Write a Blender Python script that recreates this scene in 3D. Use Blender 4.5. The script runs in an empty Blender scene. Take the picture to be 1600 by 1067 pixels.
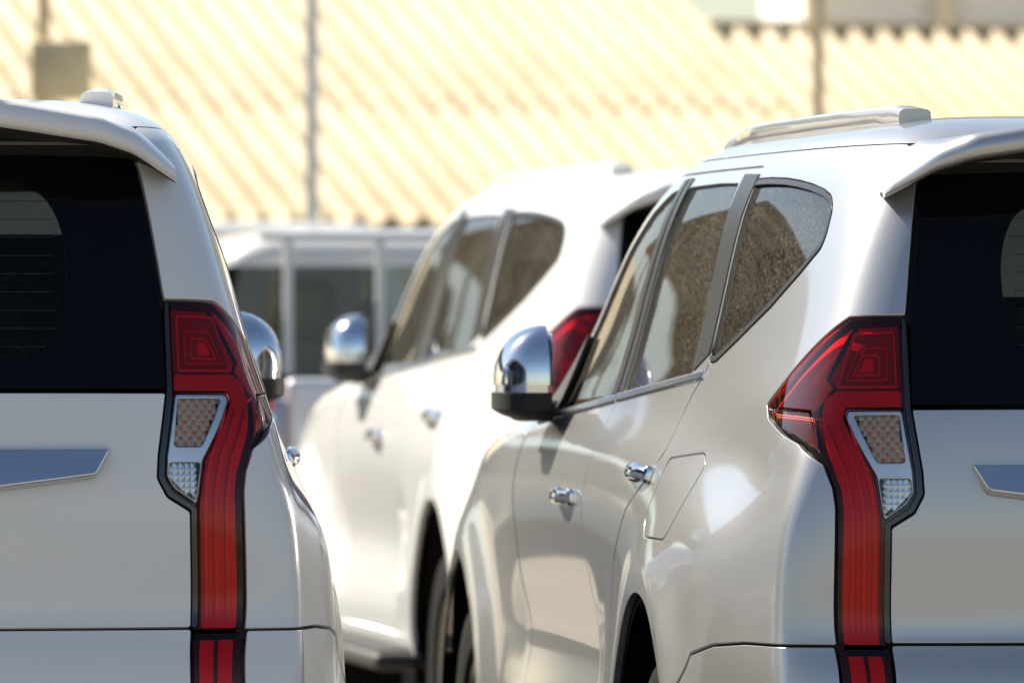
import bpy, math, random
import numpy as np
from mathutils import Vector, Matrix
from mathutils.geometry import delaunay_2d_cdt
R = math.radians
SC = bpy.context.scene
COL = SC.collection
# ---------------------------------------------------------------- camera
CAM_H, FPX = 1.42, 12440.0                       # eye height, focal length in pixels of a 1600 px wide frame
cam_d = bpy.data.cameras.new('camera'); cam = bpy.data.objects.new('camera', cam_d); COL.objects.link(cam)
cam.location = (0, 0, CAM_H)
cam.rotation_euler = (R(90) - math.atan(48.5 / FPX), 0, 0)
cam_d.sensor_width = 36; cam_d.lens = FPX / 1600 * 36
cam_d.clip_start = .5; cam_d.clip_end = 3000
cam_d.dof.use_dof = True; cam_d.dof.focus_distance = 14.55; cam_d.dof.aperture_fstop = 6.4
SC.camera = cam
# ---------------------------------------------------------------- sky, sun, exposure
SUN_AZ, SUN_EL = R(-54), R(45)                   # azimuth from +Y, negative to the left
w = bpy.data.worlds.new('World'); SC.world = w; w.use_nodes = True
wn = w.node_tree.nodes; wl = w.node_tree.links
sky = wn.new('ShaderNodeTexSky'); sky.sky_type = 'NISHITA'; sky.sun_disc = False
sky.sun_elevation = SUN_EL; sky.sun_rotation = SUN_AZ
sky.air_density = 1.0; sky.dust_density = .8; sky.ozone_density = 1.0
wn['Background'].inputs['Strength'].default_value = .062
wl.new(sky.outputs[0], wn['Background'].inputs['Color'])
sd = bpy.data.lights.new('sun', 'SUN'); sd.energy = 5.0; sd.angle = R(.53); sd.color = (1, .92, .78)
sun = bpy.data.objects.new('sun', sd); COL.objects.link(sun)
to_sun = Vector((math.sin(SUN_AZ) * math.cos(SUN_EL), math.cos(SUN_AZ) * math.cos(SUN_EL), math.sin(SUN_EL)))
sun.rotation_euler = to_sun.to_track_quat('Z', 'Y').to_euler(); sun.location = to_sun * 60
vs = SC.view_settings
SC.display_settings.display_device = 'sRGB'
vs.view_transform = 'Standard'; vs.look = 'None'; vs.gamma = 1; vs.use_curve_mapping = False; vs.exposure = 1.15
SC.render.engine = 'CYCLES'
cy = SC.cycles
cy.use_denoising = True; cy.max_bounces = 10; cy.transparent_max_bounces = 16; cy.glossy_bounces = 6; cy.diffuse_bounces = 4
cy.caustics_reflective = False; cy.caustics_refractive = False; cy.sample_clamp_indirect = 6
# ---------------------------------------------------------------- materials
MATS = {}
def nodes(name):
    m = bpy.data.materials.new(name); m.use_nodes = True; MATS[name] = m
    nt = m.node_tree
    return m, nt.nodes, nt.links, nt.nodes['Principled BSDF']
def noise(n, l, scale, detail=6, rough=.6, coord='Object', dist=0, vec=None):
    tc = n.new('ShaderNodeTexCoord'); t = n.new('ShaderNodeTexNoise')
    t.inputs['Scale'].default_value = scale; t.inputs['Detail'].default_value = detail
    t.inputs['Roughness'].default_value = rough; t.inputs['Distortion'].default_value = dist
    if vec:
        mp = n.new('ShaderNodeMapping'); mp.inputs['Scale'].default_value = vec
        l.new(tc.outputs[coord], mp.inputs['Vector']); l.new(mp.outputs[0], t.inputs['Vector'])
    else:
        l.new(tc.outputs[coord], t.inputs['Vector'])
    return t
def ramp(n, l, src, stops):
    r = n.new('ShaderNodeValToRGB'); e = r.color_ramp.elements
    while len(e) < len(stops): e.new(.5)
    for el, (p, c) in zip(e, stops):
        el.position = p; el.color = (c, c, c, 1) if isinstance(c, (int, float)) else (*c, 1)
    l.new(src, r.inputs[0]); return r
def bump(n, l, src, p, strength=.3, dist=.01):
    b = n.new('ShaderNodeBump'); b.inputs['Strength'].default_value = strength; b.inputs['Distance'].default_value = dist
    l.new(src, b.inputs['Height']); l.new(b.outputs[0], p.inputs['Normal'])
def plain(name, col, rough=.5, metal=0, coat=0, var=.12, scale=9, bmp=0, spec=.5, coat_rough=.03, bscale=None):
    """base colour with a little cloudy variation, optional bump and clear coat"""
    m, n, l, p = nodes(name)
    t = noise(n, l, scale)
    r = ramp(n, l, t.outputs['Fac'], [(.3, tuple(c * (1 - var) for c in col)), (.7, tuple(min(1, c * (1 + var)) for c in col))])
    l.new(r.outputs[0], p.inputs['Base Color'])
    p.inputs['Roughness'].default_value = rough; p.inputs['Metallic'].default_value = metal
    p.inputs['Coat Weight'].default_value = coat; p.inputs['Coat Roughness'].default_value = coat_rough
    p.inputs['Specular IOR Level'].default_value = spec
    if bmp:
        t2 = noise(n, l, bscale or scale * 8); bump(n, l, t2.outputs['Fac'], p, bmp, .004)
    return m
def paint(name, col, metal, rough, dust):
    """clear-coated car paint with faint orange peel and a thin uneven film of dust"""
    m, n, l, p = nodes(name)
    fl = noise(n, l, 900, 2)
    r = ramp(n, l, fl.outputs['Fac'], [(.35, tuple(c * .96 for c in col)), (.65, tuple(min(1, c * 1.03) for c in col))])
    du = noise(n, l, 3.2, 8, .65)
    dr = ramp(n, l, du.outputs['Fac'], [(.45, 0.0), (.8, dust)])
    mx = n.new('ShaderNodeMix'); mx.data_type = 'RGBA'
    l.new(dr.outputs[0], mx.inputs[0]); l.new(r.outputs[0], mx.inputs[6]); mx.inputs[7].default_value = (.55, .48, .38, 1)
    l.new(mx.outputs[2], p.inputs['Base Color'])
    p.inputs['Metallic'].default_value = metal; p.inputs['Roughness'].default_value = rough; p.inputs['Specular IOR Level'].default_value = .15
    p.inputs['Coat Weight'].default_value = 1; p.inputs['Coat IOR'].default_value = 1.5
    cr = ramp(n, l, du.outputs['Fac'], [(.4, .015), (.85, .10)])
    l.new(cr.outputs[0], p.inputs['Coat Roughness'])
    op = noise(n, l, 190, 2)
    b = n.new('ShaderNodeBump'); b.inputs['Strength'].default_value = .035; b.inputs['Distance'].default_value = .0012
    l.new(op.outputs['Fac'], b.inputs['Height']); l.new(b.outputs[0], p.inputs['Coat Normal'])
    return m
paint('paint_white', (.74, .74, .725), .0, .38, .10)
paint('paint_silver', (.50, .50, .495), .68, .34, .08)
paint('paint_van', (.66, .66, .64), .1, .4, .2)
paint('paint_pickup', (.62, .64, .66), .3, .4, .2)
def glass(name, tint, dust, ior=1.5, dscale=26, dcol=(.42, .34, .22), streak=(1, 1, .28)):
    """window pane: see-through tint, mirror-like at a glancing angle, flecked with dried dust"""
    m, n, l, p = nodes(name); n.remove(p); out = n['Material Output']
    tr = n.new('ShaderNodeBsdfTransparent'); tr.inputs[0].default_value = (*tint, 1)
    gl = n.new('ShaderNodeBsdfGlossy'); gl.inputs['Roughness'].default_value = .012
    fr = n.new('ShaderNodeFresnel'); fr.inputs[0].default_value = ior
    mx = n.new('ShaderNodeMixShader'); l.new(fr.outputs[0], mx.inputs[0]); l.new(tr.outputs[0], mx.inputs[1]); l.new(gl.outputs[0], mx.inputs[2])
    last = mx
    if dust:
        df = n.new('ShaderNodeBsdfDiffuse'); df.inputs[0].default_value = (*dcol, 1)
        t = noise(n, l, dscale * 6, 5, .75, vec=streak); t2 = noise(n, l, 3, 4)
        r = ramp(n, l, t.outputs['Fac'], [(.50, dust * .22), (.66, dust * 5.5)])
        r2 = ramp(n, l, t2.outputs['Fac'], [(.3, .45), (.75, 1.0)])
        mu = n.new('ShaderNodeMath'); mu.operation = 'MULTIPLY'; l.new(r.outputs[0], mu.inputs[0]); l.new(r2.outputs[0], mu.inputs[1])
        m2 = n.new('ShaderNodeMixShader'); l.new(mu.outputs[0], m2.inputs[0]); l.new(mx.outputs[0], m2.inputs[1]); l.new(df.outputs[0], m2.inputs[2]); last = m2
    l.new(last.outputs[0], out.inputs[0])
    return m
glass('glass_side', (.34, .34, .31), .07, dscale=55, dcol=(.50, .46, .38), streak=(1, 1, .4))
glass('glass_rear', (.24, .30, .32), .008, 1.25)
glass('glass_rear2', (.62, .68, .64), .02)
glass('glass_front', (.72, .76, .73), .05)
glass('lens_red', (.98, .03, .06), 0, 1.45)
glass('lens_clear', (.95, .95, .95), 0, 1.45)
glass('lens_marker', (.95, .42, .34), 0, 1.5)
plain('frit', (.004, .004, .006), .05, coat=.0, var=.05, spec=.11)
plain('black_gloss', (.010, .010, .011), .12, coat=.6, var=.1)
plain('black_plastic', (.022, .021, .020), .55, var=.2, scale=30, bmp=.15)
plain('well_plastic', (.010, .0095, .009), .9, var=.3, scale=14, bmp=.3, spec=.12)
plain('shell_black', (.012, .012, .012), .8)
plain('rubber', (.012, .0115, .011), .85, var=.25, scale=20, bmp=.25, spec=.15)
plain('chrome', (.80, .81, .83), .07, metal=1, var=.03)
plain('satin_chrome', (.62, .63, .66), .20, metal=1, var=.04)
plain('alloy', (.26, .25, .23), .4, metal=.9, var=.06, coat=.3)
plain('pillar_black', (.028, .025, .022), .34, coat=0, var=.1, spec=.3)
plain('red_deep', (.72, .002, .016), .22, var=.1, coat=.4)
plain('red_bright', (.95, .02, .035), .16, var=.06, coat=.5)
plain('red_guide', (1.0, .06, .08), .10, var=.04, coat=.6)
plain('red_dark', (.30, .01, .02), .25, var=.1)
plain('marker_back', (.72, .50, .42), .25, var=.1)
plain('red_core', (1.0, .42, .40), .12, var=.03, coat=.8)
plain('facet_brown', (.70, .40, .22), .2, metal=.1, var=.2)
plain('lamp_chrome', (.78, .79, .80), .10, metal=1, var=.03)
plain('lamp_silver', (.74, .76, .79), .26, metal=.7, var=.04)
plain('amber', (.95, .93, .90), .2, metal=.1, var=.2, scale=200)
plain('smoke_facet', (.85, .86, .86), .10, metal=.9, var=.1)
plain('cloth_dark', (.035, .033, .032), .9, var=.2, scale=40, bmp=.2)
plain('cloth_beige', (.42, .36, .27), .95, var=.08, scale=40, bmp=.1)
plain('seat_leather', (.06, .055, .05), .55, var=.15, scale=30, bmp=.1)
plain('dash', (.045, .044, .042), .6, var=.1, scale=40, bmp=.2)
plain('pole_steel', (.74, .73, .70), .45, metal=.5, var=.12, scale=6)
plain('tan_steel', (.66, .54, .34), .55, metal=.1, var=.15, scale=5)
plain('box_tan', (.72, .58, .33), .6, var=.15, scale=5, bmp=.1)
plain('wall_cream', (.74, .67, .52), .85, var=.08, scale=1.5, bmp=.3, bscale=40)
plain('wall_white', (.84, .83, .79), .8, var=.06, scale=1.2, bmp=.3, bscale=40)
plain('eave_wood', (.20, .12, .05), .7, var=.25, scale=4)
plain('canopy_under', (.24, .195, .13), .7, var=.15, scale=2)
plain('trunk_bark', (.16, .12, .085), .9, var=.3, scale=8, bmp=.6)
def roof_mat():
    m, n, l, p = nodes('roof_sheet')
    t = noise(n, l, .8, 8, .7); t2 = noise(n, l, 26, 6, .7, vec=(1, .25, 1))
    r = ramp(n, l, t.outputs['Fac'], [(.30, (.35, .27, .14)), (.5, (.46, .375, .22)), (.70, (.55, .46, .30))])
    r2 = ramp(n, l, t2.outputs['Fac'], [(.3, .78), (.65, 1.0)])
    mx = n.new('ShaderNodeMix'); mx.data_type = 'RGBA'; mx.blend_type = 'MULTIPLY'; mx.inputs[0].default_value = .55
    l.new(r.outputs[0], mx.inputs[6]); l.new(r2.outputs[0], mx.inputs[7]); l.new(mx.outputs[2], p.inputs['Base Color'])
    p.inputs['Roughness'].default_value = .7; bump(n, l, t2.outputs['Fac'], p, .3, .006)
def ground_mat():
    m, n, l, p = nodes('ground_sand')
    t = noise(n, l, .35, 10, .62); t2 = noise(n, l, 30, 8, .7)
    r = ramp(n, l, t.outputs['Fac'], [(.3, (.185, .16, .13)), (.5, (.24, .21, .17)), (.7, (.30, .265, .22))])
    r2 = ramp(n, l, t2.outputs['Fac'], [(.3, .72), (.7, 1.08)])
    mx = n.new('ShaderNodeMix'); mx.data_type = 'RGBA'; mx.blend_type = 'MULTIPLY'; mx.inputs[0].default_value = .8
    l.new(r.outputs[0], mx.inputs[6]); l.new(r2.outputs[0], mx.inputs[7]); l.new(mx.outputs[2], p.inputs['Base Color'])
    p.inputs['Roughness'].default_value = .9; bump(n, l, t2.outputs['Fac'], p, .5, .02)
def leaf_mat():
    m, n, l, p = nodes('leaf')
    t = noise(n, l, 2.2, 4); r = ramp(n, l, t.outputs['Fac'], [(.3, (.045, .075, .018)), (.55, (.085, .12, .03)), (.75, (.13, .15, .05))])
    l.new(r.outputs[0], p.inputs['Base Color']); p.inputs['Roughness'].default_value = .55
roof_mat(); ground_mat(); leaf_mat()
# ---------------------------------------------------------------- mesh helpers
def mesh(name, verts, faces, normals=None, smooth=True, angle=None):
    me = bpy.data.meshes.new(name)
    me.from_pydata([tuple(map(float, v)) for v in verts], [], [tuple(int(i) for i in f) for f in faces]); me.validate(); me.update()
    if smooth:
        me.polygons.foreach_set('use_smooth', [True] * len(me.polygons))
    if normals is not None and len(normals) == len(me.vertices):
        me.normals_split_custom_set_from_vertices([tuple(map(float, n)) for n in normals])
    elif angle:
        me.set_sharp_from_angle(angle=R(angle))
    return me
def obj(name, me, mat, parent=None, loc=None, rot=None):
    o = bpy.data.objects.new(name, me); COL.objects.link(o)
    if me is not None and mat is not None and not me.materials: me.materials.append(MATS[mat])
    if parent is not None: o.parent = parent
    if loc is not None: o.location = loc
    if rot is not None: o.rotation_euler = rot
    return o
def tag(o, label=None, cat=None, group=None, kind=None):
    if label: o['label'] = label
    if cat: o['category'] = cat
    if group: o['group'] = group
    if kind: o['kind'] = kind
    return o
def empty(name, loc=(0, 0, 0), rz=0):
    o = bpy.data.objects.new(name, None); COL.objects.link(o); o.location = loc; o.rotation_euler = (0, 0, rz); o.empty_display_size = .3
    return o
def copy_tree(o, parent=None):
    c = o.copy(); COL.objects.link(c); c.parent = parent
    for ch in list(KIDS.get(o.name, [])) or [k for k in o.children]:
        copy_tree(ch, c)
    return c
KIDS = {}
class MB:
    """collects simple solids into one mesh"""
    def __init__(s): s.v, s.f = [], []
    def add(s, v, f, M=None):
        b = len(s.v); s.v += [tuple(M @ Vector(p)) if M else tuple(p) for p in v]; s.f += [tuple(i + b for i in q) for q in f]; return s
    def box(s, c, d, r=.0, M=None, seg=2):
        """box with rounded edges (superellipsoid shell for r > 0)"""
        if not r:
            v = [(c[0]+sx*d[0]/2, c[1]+sy*d[1]/2, c[2]+sz*d[2]/2) for sz in (-1, 1) for sy in (-1, 1) for sx in (-1, 1)]
            return s.add(v, [(0,2,3,1),(4,5,7,6),(0,1,5,4),(2,6,7,3),(0,4,6,2),(1,3,7,5)], M)
        h = [x / 2 for x in d]; r = min(r, *h)
        # lat/long sphere corners pushed apart
        nu, nv = 4 * (seg + 1), 2 * (seg + 1); v, f = [], []
        def ang(k, n): return k
        us = []
        for q in range(4):
            us += [q * 90 + 90 * i / seg for i in range(seg + 1)]
        ws = [-90 + 90 * i / seg for i in range(seg + 1)] + [90 * i / seg for i in range(seg + 1)]
        for wi, wv in enumerate(ws):
            for ui, uv in enumerate(us):
                q = ui // (seg + 1)
                sx = 1 if q in (0, 3) else -1; sy = 1 if q in (0, 1) else -1; sz = -1 if wi <= seg else 1
                cw, sw, cu, su = math.cos(R(wv)), math.sin(R(wv)), math.cos(R(uv)), math.sin(R(uv))
                v.append((c[0] + sx*(h[0]-r) + r*cw*cu, c[1] + sy*(h[1]-r) + r*cw*su, c[2] + sz*(h[2]-r) + r*sw))
        n = len(us)
        for i in range(len(ws) - 1):
            for j in range(n):
                f.append((i*n+j, i*n+(j+1) % n, (i+1)*n+(j+1) % n, (i+1)*n+j))
        f.append(tuple(range(n - 1, -1, -1))); f.append(tuple(range((len(ws)-1)*n, len(ws)*n)))
        return s.add(v, f, M)
    def tube(s, pts, rad, n=10, cap=True, ry=None):
        pts = [Vector(p) for p in pts]; v, f = [], []
        rs = rad if isinstance(rad, (list, tuple)) else [rad] * len(pts)
        for i, p in enumerate(pts):
            d = (pts[min(i+1, len(pts)-1)] - pts[max(i-1, 0)]).normalized()
            a = d.cross(Vector((0, 0, 1)));
            if a.length < 1e-4: a = d.cross(Vector((0, 1, 0)))
            a.normalize(); b = a.cross(d).normalized()
            for k in range(n):
                t = 2 * math.pi * k / n
                v.append(tuple(p + a * math.cos(t) * rs[i] + b * math.sin(t) * (ry or rs[i])))
        for i in range(len(pts) - 1):
            for k in range(n):
                f.append((i*n+k, i*n+(k+1) % n, (i+1)*n+(k+1) % n, (i+1)*n+k))
        if cap: f += [tuple(range(n - 1, -1, -1)), tuple(range((len(pts)-1)*n, len(pts)*n))]
        return s.add(v, f)
    def lathe(s, prof, n=48, axis='X', c=(0, 0, 0), a0=0, a1=360, close=False):
        """prof: (along axis, radius)"""
        full = abs(a1 - a0) >= 360; m = n if full else n + 1; v, f = [], []
        for (h, r) in prof:
            for k in range(m):
                t = R(a0 + (a1 - a0) * k / n)
                v.append((c[0] + h, c[1] + r*math.cos(t), c[2] + r*math.sin(t)))
        for i in range(len(prof) - 1):
            for k in range(n if full else n):
                k2 = (k + 1) % m if full else k + 1
                f.append((i*m+k, i*m+k2, (i+1)*m+k2, (i+1)*m+k))
        return s.add(v, f)
    def mesh(s, name, smooth=True, angle=35):
        return mesh(name, s.v, s.f, smooth=smooth, angle=angle)
    def obj(s, name, mat, parent=None, loc=None, rot=None, smooth=True, angle=35):
        return obj(name, s.mesh(name, smooth, angle), mat, parent, loc, rot)
# ---------------------------------------------------------------- body surface
# half body as a C2 cubic B-spline net: columns run from the middle of the tail, round the corner, along the flank to the
# middle of the nose; rows run from the sill to the roof
def _lev(z, rear, flank, front):
    return z, rear + flank + front
YF = [.45, .72, 1.05, 1.5, 2.1, 2.7, 3.2, 3.85, 4.3]
def _fl(xs, ys=YF):
    return list(zip(xs, ys))
LEVELS = [
 _lev(.36, [(0,.10),(.28,.10),(.50,.11),(.64,.13),(.74,.18),(.77,.23),(.79,.30)], _fl([.83,.85,.86,.83,.82,.82,.83,.86,.82]), [(.72,4.55),(.45,4.62),(0,4.66)]),
 _lev(.46, [(0,.01),(.28,.015),(.50,.03),(.66,.06),(.765,.10),(.785,.145),(.815,.25)], _fl([.878,.885,.88,.862,.855,.855,.862,.88,.84]), [(.74,4.64),(.45,4.72),(0,4.76)]),
 _lev(.60, [(0,-.01),(.28,-.005),(.50,.012),(.66,.04),(.778,.078),(.790,.125),(.822,.24)], _fl([.886,.890,.885,.868,.862,.862,.868,.885,.84]), [(.74,4.66),(.45,4.75),(0,4.785)]),
 _lev(.72, [(0,-.01),(.28,-.005),(.50,.012),(.66,.04),(.782,.078),(.793,.125),(.824,.24)], _fl([.886,.892,.886,.862,.853,.853,.860,.885,.83]), [(.73,4.64),(.45,4.74),(0,4.78)]),
 _lev(.785,[(0,.012),(.28,.018),(.50,.036),(.66,.060),(.782,.090),(.793,.135),(.824,.245)], _fl([.884,.892,.886,.860,.850,.850,.858,.883,.83]), [(.72,4.63),(.45,4.73),(0,4.77)]),
 _lev(.815,[(0,.040),(.28,.046),(.50,.062),(.66,.080),(.781,.100),(.792,.143),(.822,.25)], _fl([.882,.890,.885,.860,.850,.850,.858,.880,.82]), [(.72,4.62),(.45,4.72),(0,4.76)]),
 _lev(.88, [(0,.046),(.28,.052),(.50,.066),(.66,.084),(.780,.106),(.790,.150),(.818,.255)], _fl([.876,.886,.882,.862,.852,.852,.858,.877,.81]), [(.70,4.60),(.44,4.70),(0,4.75)]),
 _lev(.98, [(0,.040),(.28,.046),(.50,.062),(.66,.082),(.776,.110),(.786,.155),(.812,.26)], _fl([.866,.876,.876,.868,.862,.860,.862,.872,.79]), [(.67,4.53),(.42,4.64),(0,4.70)]),
 _lev(1.06,[(0,.042),(.28,.048),(.50,.064),(.655,.084),(.760,.118),(.772,.165),(.790,.265)], _fl([.812,.838,.858,.862,.860,.858,.858,.862,.76]), [(.62,4.40),(.40,4.52),(0,4.58)]),
 _lev(1.13,[(0,.050),(.28,.056),(.50,.072),(.645,.092),(.737,.128),(.750,.178),(.764,.27)], _fl([.772,.799,.827,.842,.842,.840,.838,.835,.72]), [(.55,4.15),(.36,4.28),(0,4.34)]),
 _lev(1.18,[(0,.058),(.28,.064),(.50,.080),(.630,.100),(.722,.138),(.740,.192),(.758,.28)], _fl([.756,.780,.803,.815,.817,.815,.810,.800,.74], [.45,.72,1.05,1.5,2.1,2.7,3.1,3.4,3.6]), [(.60,3.85),(.36,3.98),(0,4.04)]),
 _lev(1.24,[(0,.070),(.28,.077),(.50,.092),(.608,.112),(.690,.152),(.712,.205),(.730,.29)], _fl([.748,.765,.776,.785,.788,.785,.775,.755,.715], [.45,.72,1.05,1.5,2.1,2.6,2.95,3.2,3.38]), [(.56,3.62),(.34,3.74),(0,3.79)]),
 _lev(1.32,[(0,.095),(.28,.102),(.50,.118),(.590,.137),(.662,.175),(.687,.225),(.705,.31)], _fl([.718,.739,.752,.762,.765,.760,.748,.725,.69], [.46,.72,1.05,1.5,2.05,2.5,2.8,3.02,3.2]), [(.55,3.42),(.33,3.54),(0,3.60)]),
 _lev(1.42,[(0,.130),(.28,.137),(.50,.154),(.575,.172),(.630,.205),(.655,.250),(.674,.33)], _fl([.688,.709,.724,.734,.736,.730,.715,.692,.66], [.47,.72,1.05,1.5,2.02,2.44,2.72,2.92,3.06]), [(.52,3.26),(.31,3.37),(0,3.43)]),
 _lev(1.54,[(0,.178),(.28,.185),(.49,.202),(.555,.220),(.600,.250),(.622,.290),(.640,.36)], _fl([.655,.676,.693,.704,.708,.704,.690,.667,.632], [.49,.72,1.05,1.5,1.98,2.36,2.60,2.76,2.90]), [(.49,3.09),(.29,3.19),(0,3.25)]),
 _lev(1.64,[(0,.222),(.27,.229),(.46,.246),(.525,.264),(.565,.294),(.587,.335),(.605,.40)], _fl([.620,.642,.659,.670,.672,.666,.650,.626,.590], [.51,.73,1.05,1.50,1.94,2.27,2.48,2.61,2.72]), [(.46,2.88),(.27,2.97),(0,3.02)]),
 _lev(1.715,[(0,.265),(.25,.270),(.43,.285),(.49,.305),(.530,.335),(.552,.375),(.568,.44)], _fl([.584,.602,.616,.625,.626,.617,.600,.575,.54], [.54,.75,1.05,1.48,1.89,2.18,2.36,2.47,2.57]), [(.42,2.70),(.25,2.78),(0,2.82)]),
 _lev(1.760,[(0,.34),(.23,.345),(.40,.36),(.45,.38),(.475,.41),(.490,.45),(.503,.50)], _fl([.530,.550,.564,.572,.570,.558,.535,.505,.465], [.59,.78,1.05,1.44,1.79,2.04,2.19,2.28,2.36]), [(.35,2.46),(.20,2.53),(0,2.57)]),
 _lev(1.783,[(0,.52),(.20,.53),(.33,.54),(.375,.56),(.395,.58),(.408,.61),(.42,.65)], _fl([.43,.445,.455,.460,.456,.443,.42,.392,.357], [.70,.85,1.07,1.39,1.67,1.87,2.0,2.08,2.15]), [(.27,2.23),(.15,2.28),(0,2.31)]),
 _lev(1.791,[(0,.82),(.11,.823),(.18,.83),(.20,.84),(.21,.855),(.217,.87),(.222,.89)], _fl([.227,.230,.232,.232,.229,.222,.21,.196,.178], [.92,1.0,1.12,1.32,1.45,1.55,1.62,1.67,1.71]), [(.13,1.76),(.07,1.79),(0,1.81)]),
 _lev(1.794,[(0,1.1),(0,1.1),(0,1.1),(0,1.1),(0,1.1),(0,1.1),(0,1.1)], _fl([0]*9, [1.1,1.12,1.18,1.3,1.38,1.44,1.48,1.5,1.52]), [(0,1.54),(0,1.55),(0,1.55)]),
]
REAR_AXLE, FRONT_AXLE, WHEEL_R, ARCH_Z, ARCH_R = 1.05, 3.85, .385, .405, .472
def _bs(n, m, end):
    """cubic B-spline basis: m samples over n control rows; end: 'mirror' or 'linear' phantom rows"""
    t = np.linspace(0, n - 1, m); i = np.minimum(t.astype(int), n - 2); f = t - i
    w = np.stack([(1-f)**3/6, (3*f**3-6*f**2+4)/6, (-3*f**3+3*f**2+3*f+1)/6, f**3/6], 1)
    E = np.zeros((m, n + 2))
    for k in range(4):
        E[np.arange(m), i + k] += w[:, k]
    return t, E
class Body:
    def __init__(s, NT=720, NV=480):
        zs = np.array([l[0] for l in LEVELS]); P = np.array([l[1] for l in LEVELS])        # V,C,2
        V, C = P.shape[:2]
        lo = P[:, 1:2] * [-1, 1]; hi = P[:, -2:-1] * [-1, 1]
        Pc = np.concatenate([lo, P, hi], 1)
        Pv = np.concatenate([2*Pc[:1]-Pc[1:2], Pc, 2*Pc[-1:]-Pc[-2:-1]], 0)
        zv = np.concatenate([[2*zs[0]-zs[1]], zs, [2*zs[-1]-zs[-2]]])
        s.tt, Bt = _bs(C, NT, 0); s.vv, Bv = _bs(V, NV, 0)
        G = np.einsum('va,abk,tb->vtk', Bv, Pv, Bt)
        s.X, s.Y, s.z = G[..., 0], G[..., 1], Bv @ zv
        Z = np.repeat(s.z[:, None], NT, 1)
        s.X = s.X + s.detail(s.X, s.Y, Z)
        p = np.stack([s.X, s.Y, Z], -1)
        # normals; phantom columns mirrored so the centre line is smooth
        m = p * [-1, 1, 1]
        pe = np.concatenate([m[:, 1:2], p, m[:, -2:-1]], 1)
        du = (pe[:, 2:] - pe[:, :-2]); dv = np.gradient(p, axis=0)
        n = np.cross(dv, du)
        n /= np.linalg.norm(n, axis=-1, keepdims=True) + 1e-12
        if n[NV//2, NT//2, 0] < 0: n = -n
        n[-1] = [0, 0, 1]; n[-2] = [0, 0, 1]
        s.P, s.N = p, n
        c = np.cumsum(np.abs(np.diff(s.X, axis=1)) + np.abs(np.diff(s.Y, axis=1)), 1)
        s.Cc = np.concatenate([np.zeros((NV, 1)), c], 1)
        s.NT, s.NV = NT, NV
    @staticmethod
    def detail(X, Y, Z):
        """flared wheel arches, lower door scoop"""
        side = np.clip((X - .70) / .08, 0, 1)
        d = np.zeros_like(X)
        for yc, a in ((REAR_AXLE, .020), (FRONT_AXLE, .030)):
            r = np.hypot((Y - yc), (Z - ARCH_Z))
            lip = np.where(r < .50, 1., np.exp(-((r - .50) / .085) ** 2))
            d += a * lip * np.clip((Z - .30) / .1, 0, 1)
        # crease along the lower doors
        dd = np.clip((Y - 1.75) / .25, 0, 1) * np.clip((3.25 - Y) / .2, 0, 1)
        d -= .026 * dd * np.exp(-((Z - .70) / .13) ** 2)
        return d * side
    def row(s, z):
        f = np.interp(z, s.z, np.arange(s.NV)); i = min(int(f), s.NV - 2); a = f - i
        return i, a
    def tc(s, c, z):
        """chart (|c|, z) -> grid coords"""
        i, a = s.row(z)
        r = s.Cc[i] * (1 - a) + s.Cc[i+1] * a
        return i + a, np.interp(abs(c), r, np.arange(s.NT))
    def samp(s, A, fv, ft):
        i = np.clip(np.asarray(fv).astype(int), 0, s.NV - 2); j = np.clip(np.asarray(ft).astype(int), 0, s.NT - 2)
        a = (np.asarray(fv) - i)[..., None]; b = (np.asarray(ft) - j)[..., None]
        return A[i, j]*(1-a)*(1-b) + A[i+1, j]*a*(1-b) + A[i, j+1]*(1-a)*b + A[i+1, j+1]*a*b
    def at(s, cz):
        """chart points (n,2) -> positions, normals (right half mirrored by the sign of c)"""
        cz = np.asarray(cz, float).reshape(-1, 2)
        q = np.array([s.tc(c, z) for c, z in cz])
        p = s.samp(s.P, q[:, 0], q[:, 1]); n = s.samp(s.N, q[:, 0], q[:, 1])
        n /= np.linalg.norm(n, axis=1, keepdims=True)
        sg = np.where(cz[:, 0] < 0, -1., 1.)
        p[:, 0] *= sg; n[:, 0] *= sg
        return p, n
    def F(s, y, z):
        """flank point at y"""
        i, a = s.row(z); Yr = s.Y[i]*(1-a) + s.Y[i+1]*a; Cr = s.Cc[i]*(1-a) + s.Cc[i+1]*a
        return (float(np.interp(y, Yr, Cr)), z)
    def R(s, x, z):
        """tail point at x"""
        i, a = s.row(z); Xr = s.X[i]*(1-a) + s.X[i+1]*a; Cr = s.Cc[i]*(1-a) + s.Cc[i+1]*a
        k = int(np.argmax(Xr))
        return (float(np.interp(x, Xr[:k], Cr[:k])), z)
B = Body()
# ---------------------------------------------------------------- panels cut out of the body surface
def fillet(poly, r, n=4):
    """round the corners of a closed chart polygon"""
    P = [np.array(p, float) for p in poly]; out = []
    for i, p in enumerate(P):
        a, b = P[i-1] - p, P[(i+1) % len(P)] - p
        la, lb = np.linalg.norm(a), np.linalg.norm(b)
        cosv = float(a @ b / (la * lb + 1e-12))
        if cosv < -.985 or r <= 0: out.append(p); continue
        k = min(r, la * .45, lb * .45); s0, s1 = p + a/la*k, p + b/lb*k
        for j in range(n + 1):
            t = j / n; out.append((1-t)**2*s0 + 2*t*(1-t)*p + t*t*s1)
    return out
def densify(poly, h):
    out = []
    for i, p in enumerate(poly):
        q = poly[(i+1) % len(poly)]; p = np.array(p, float); q = np.array(q, float)
        k = max(1, int(math.ceil(np.linalg.norm(q - p) / h)))
        out += [p + (q - p) * j / k for j in range(k)]
    P = np.array(out)
    keep = np.linalg.norm(P - np.roll(P, 1, 0), axis=1) > 4e-4
    return P[keep]
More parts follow.
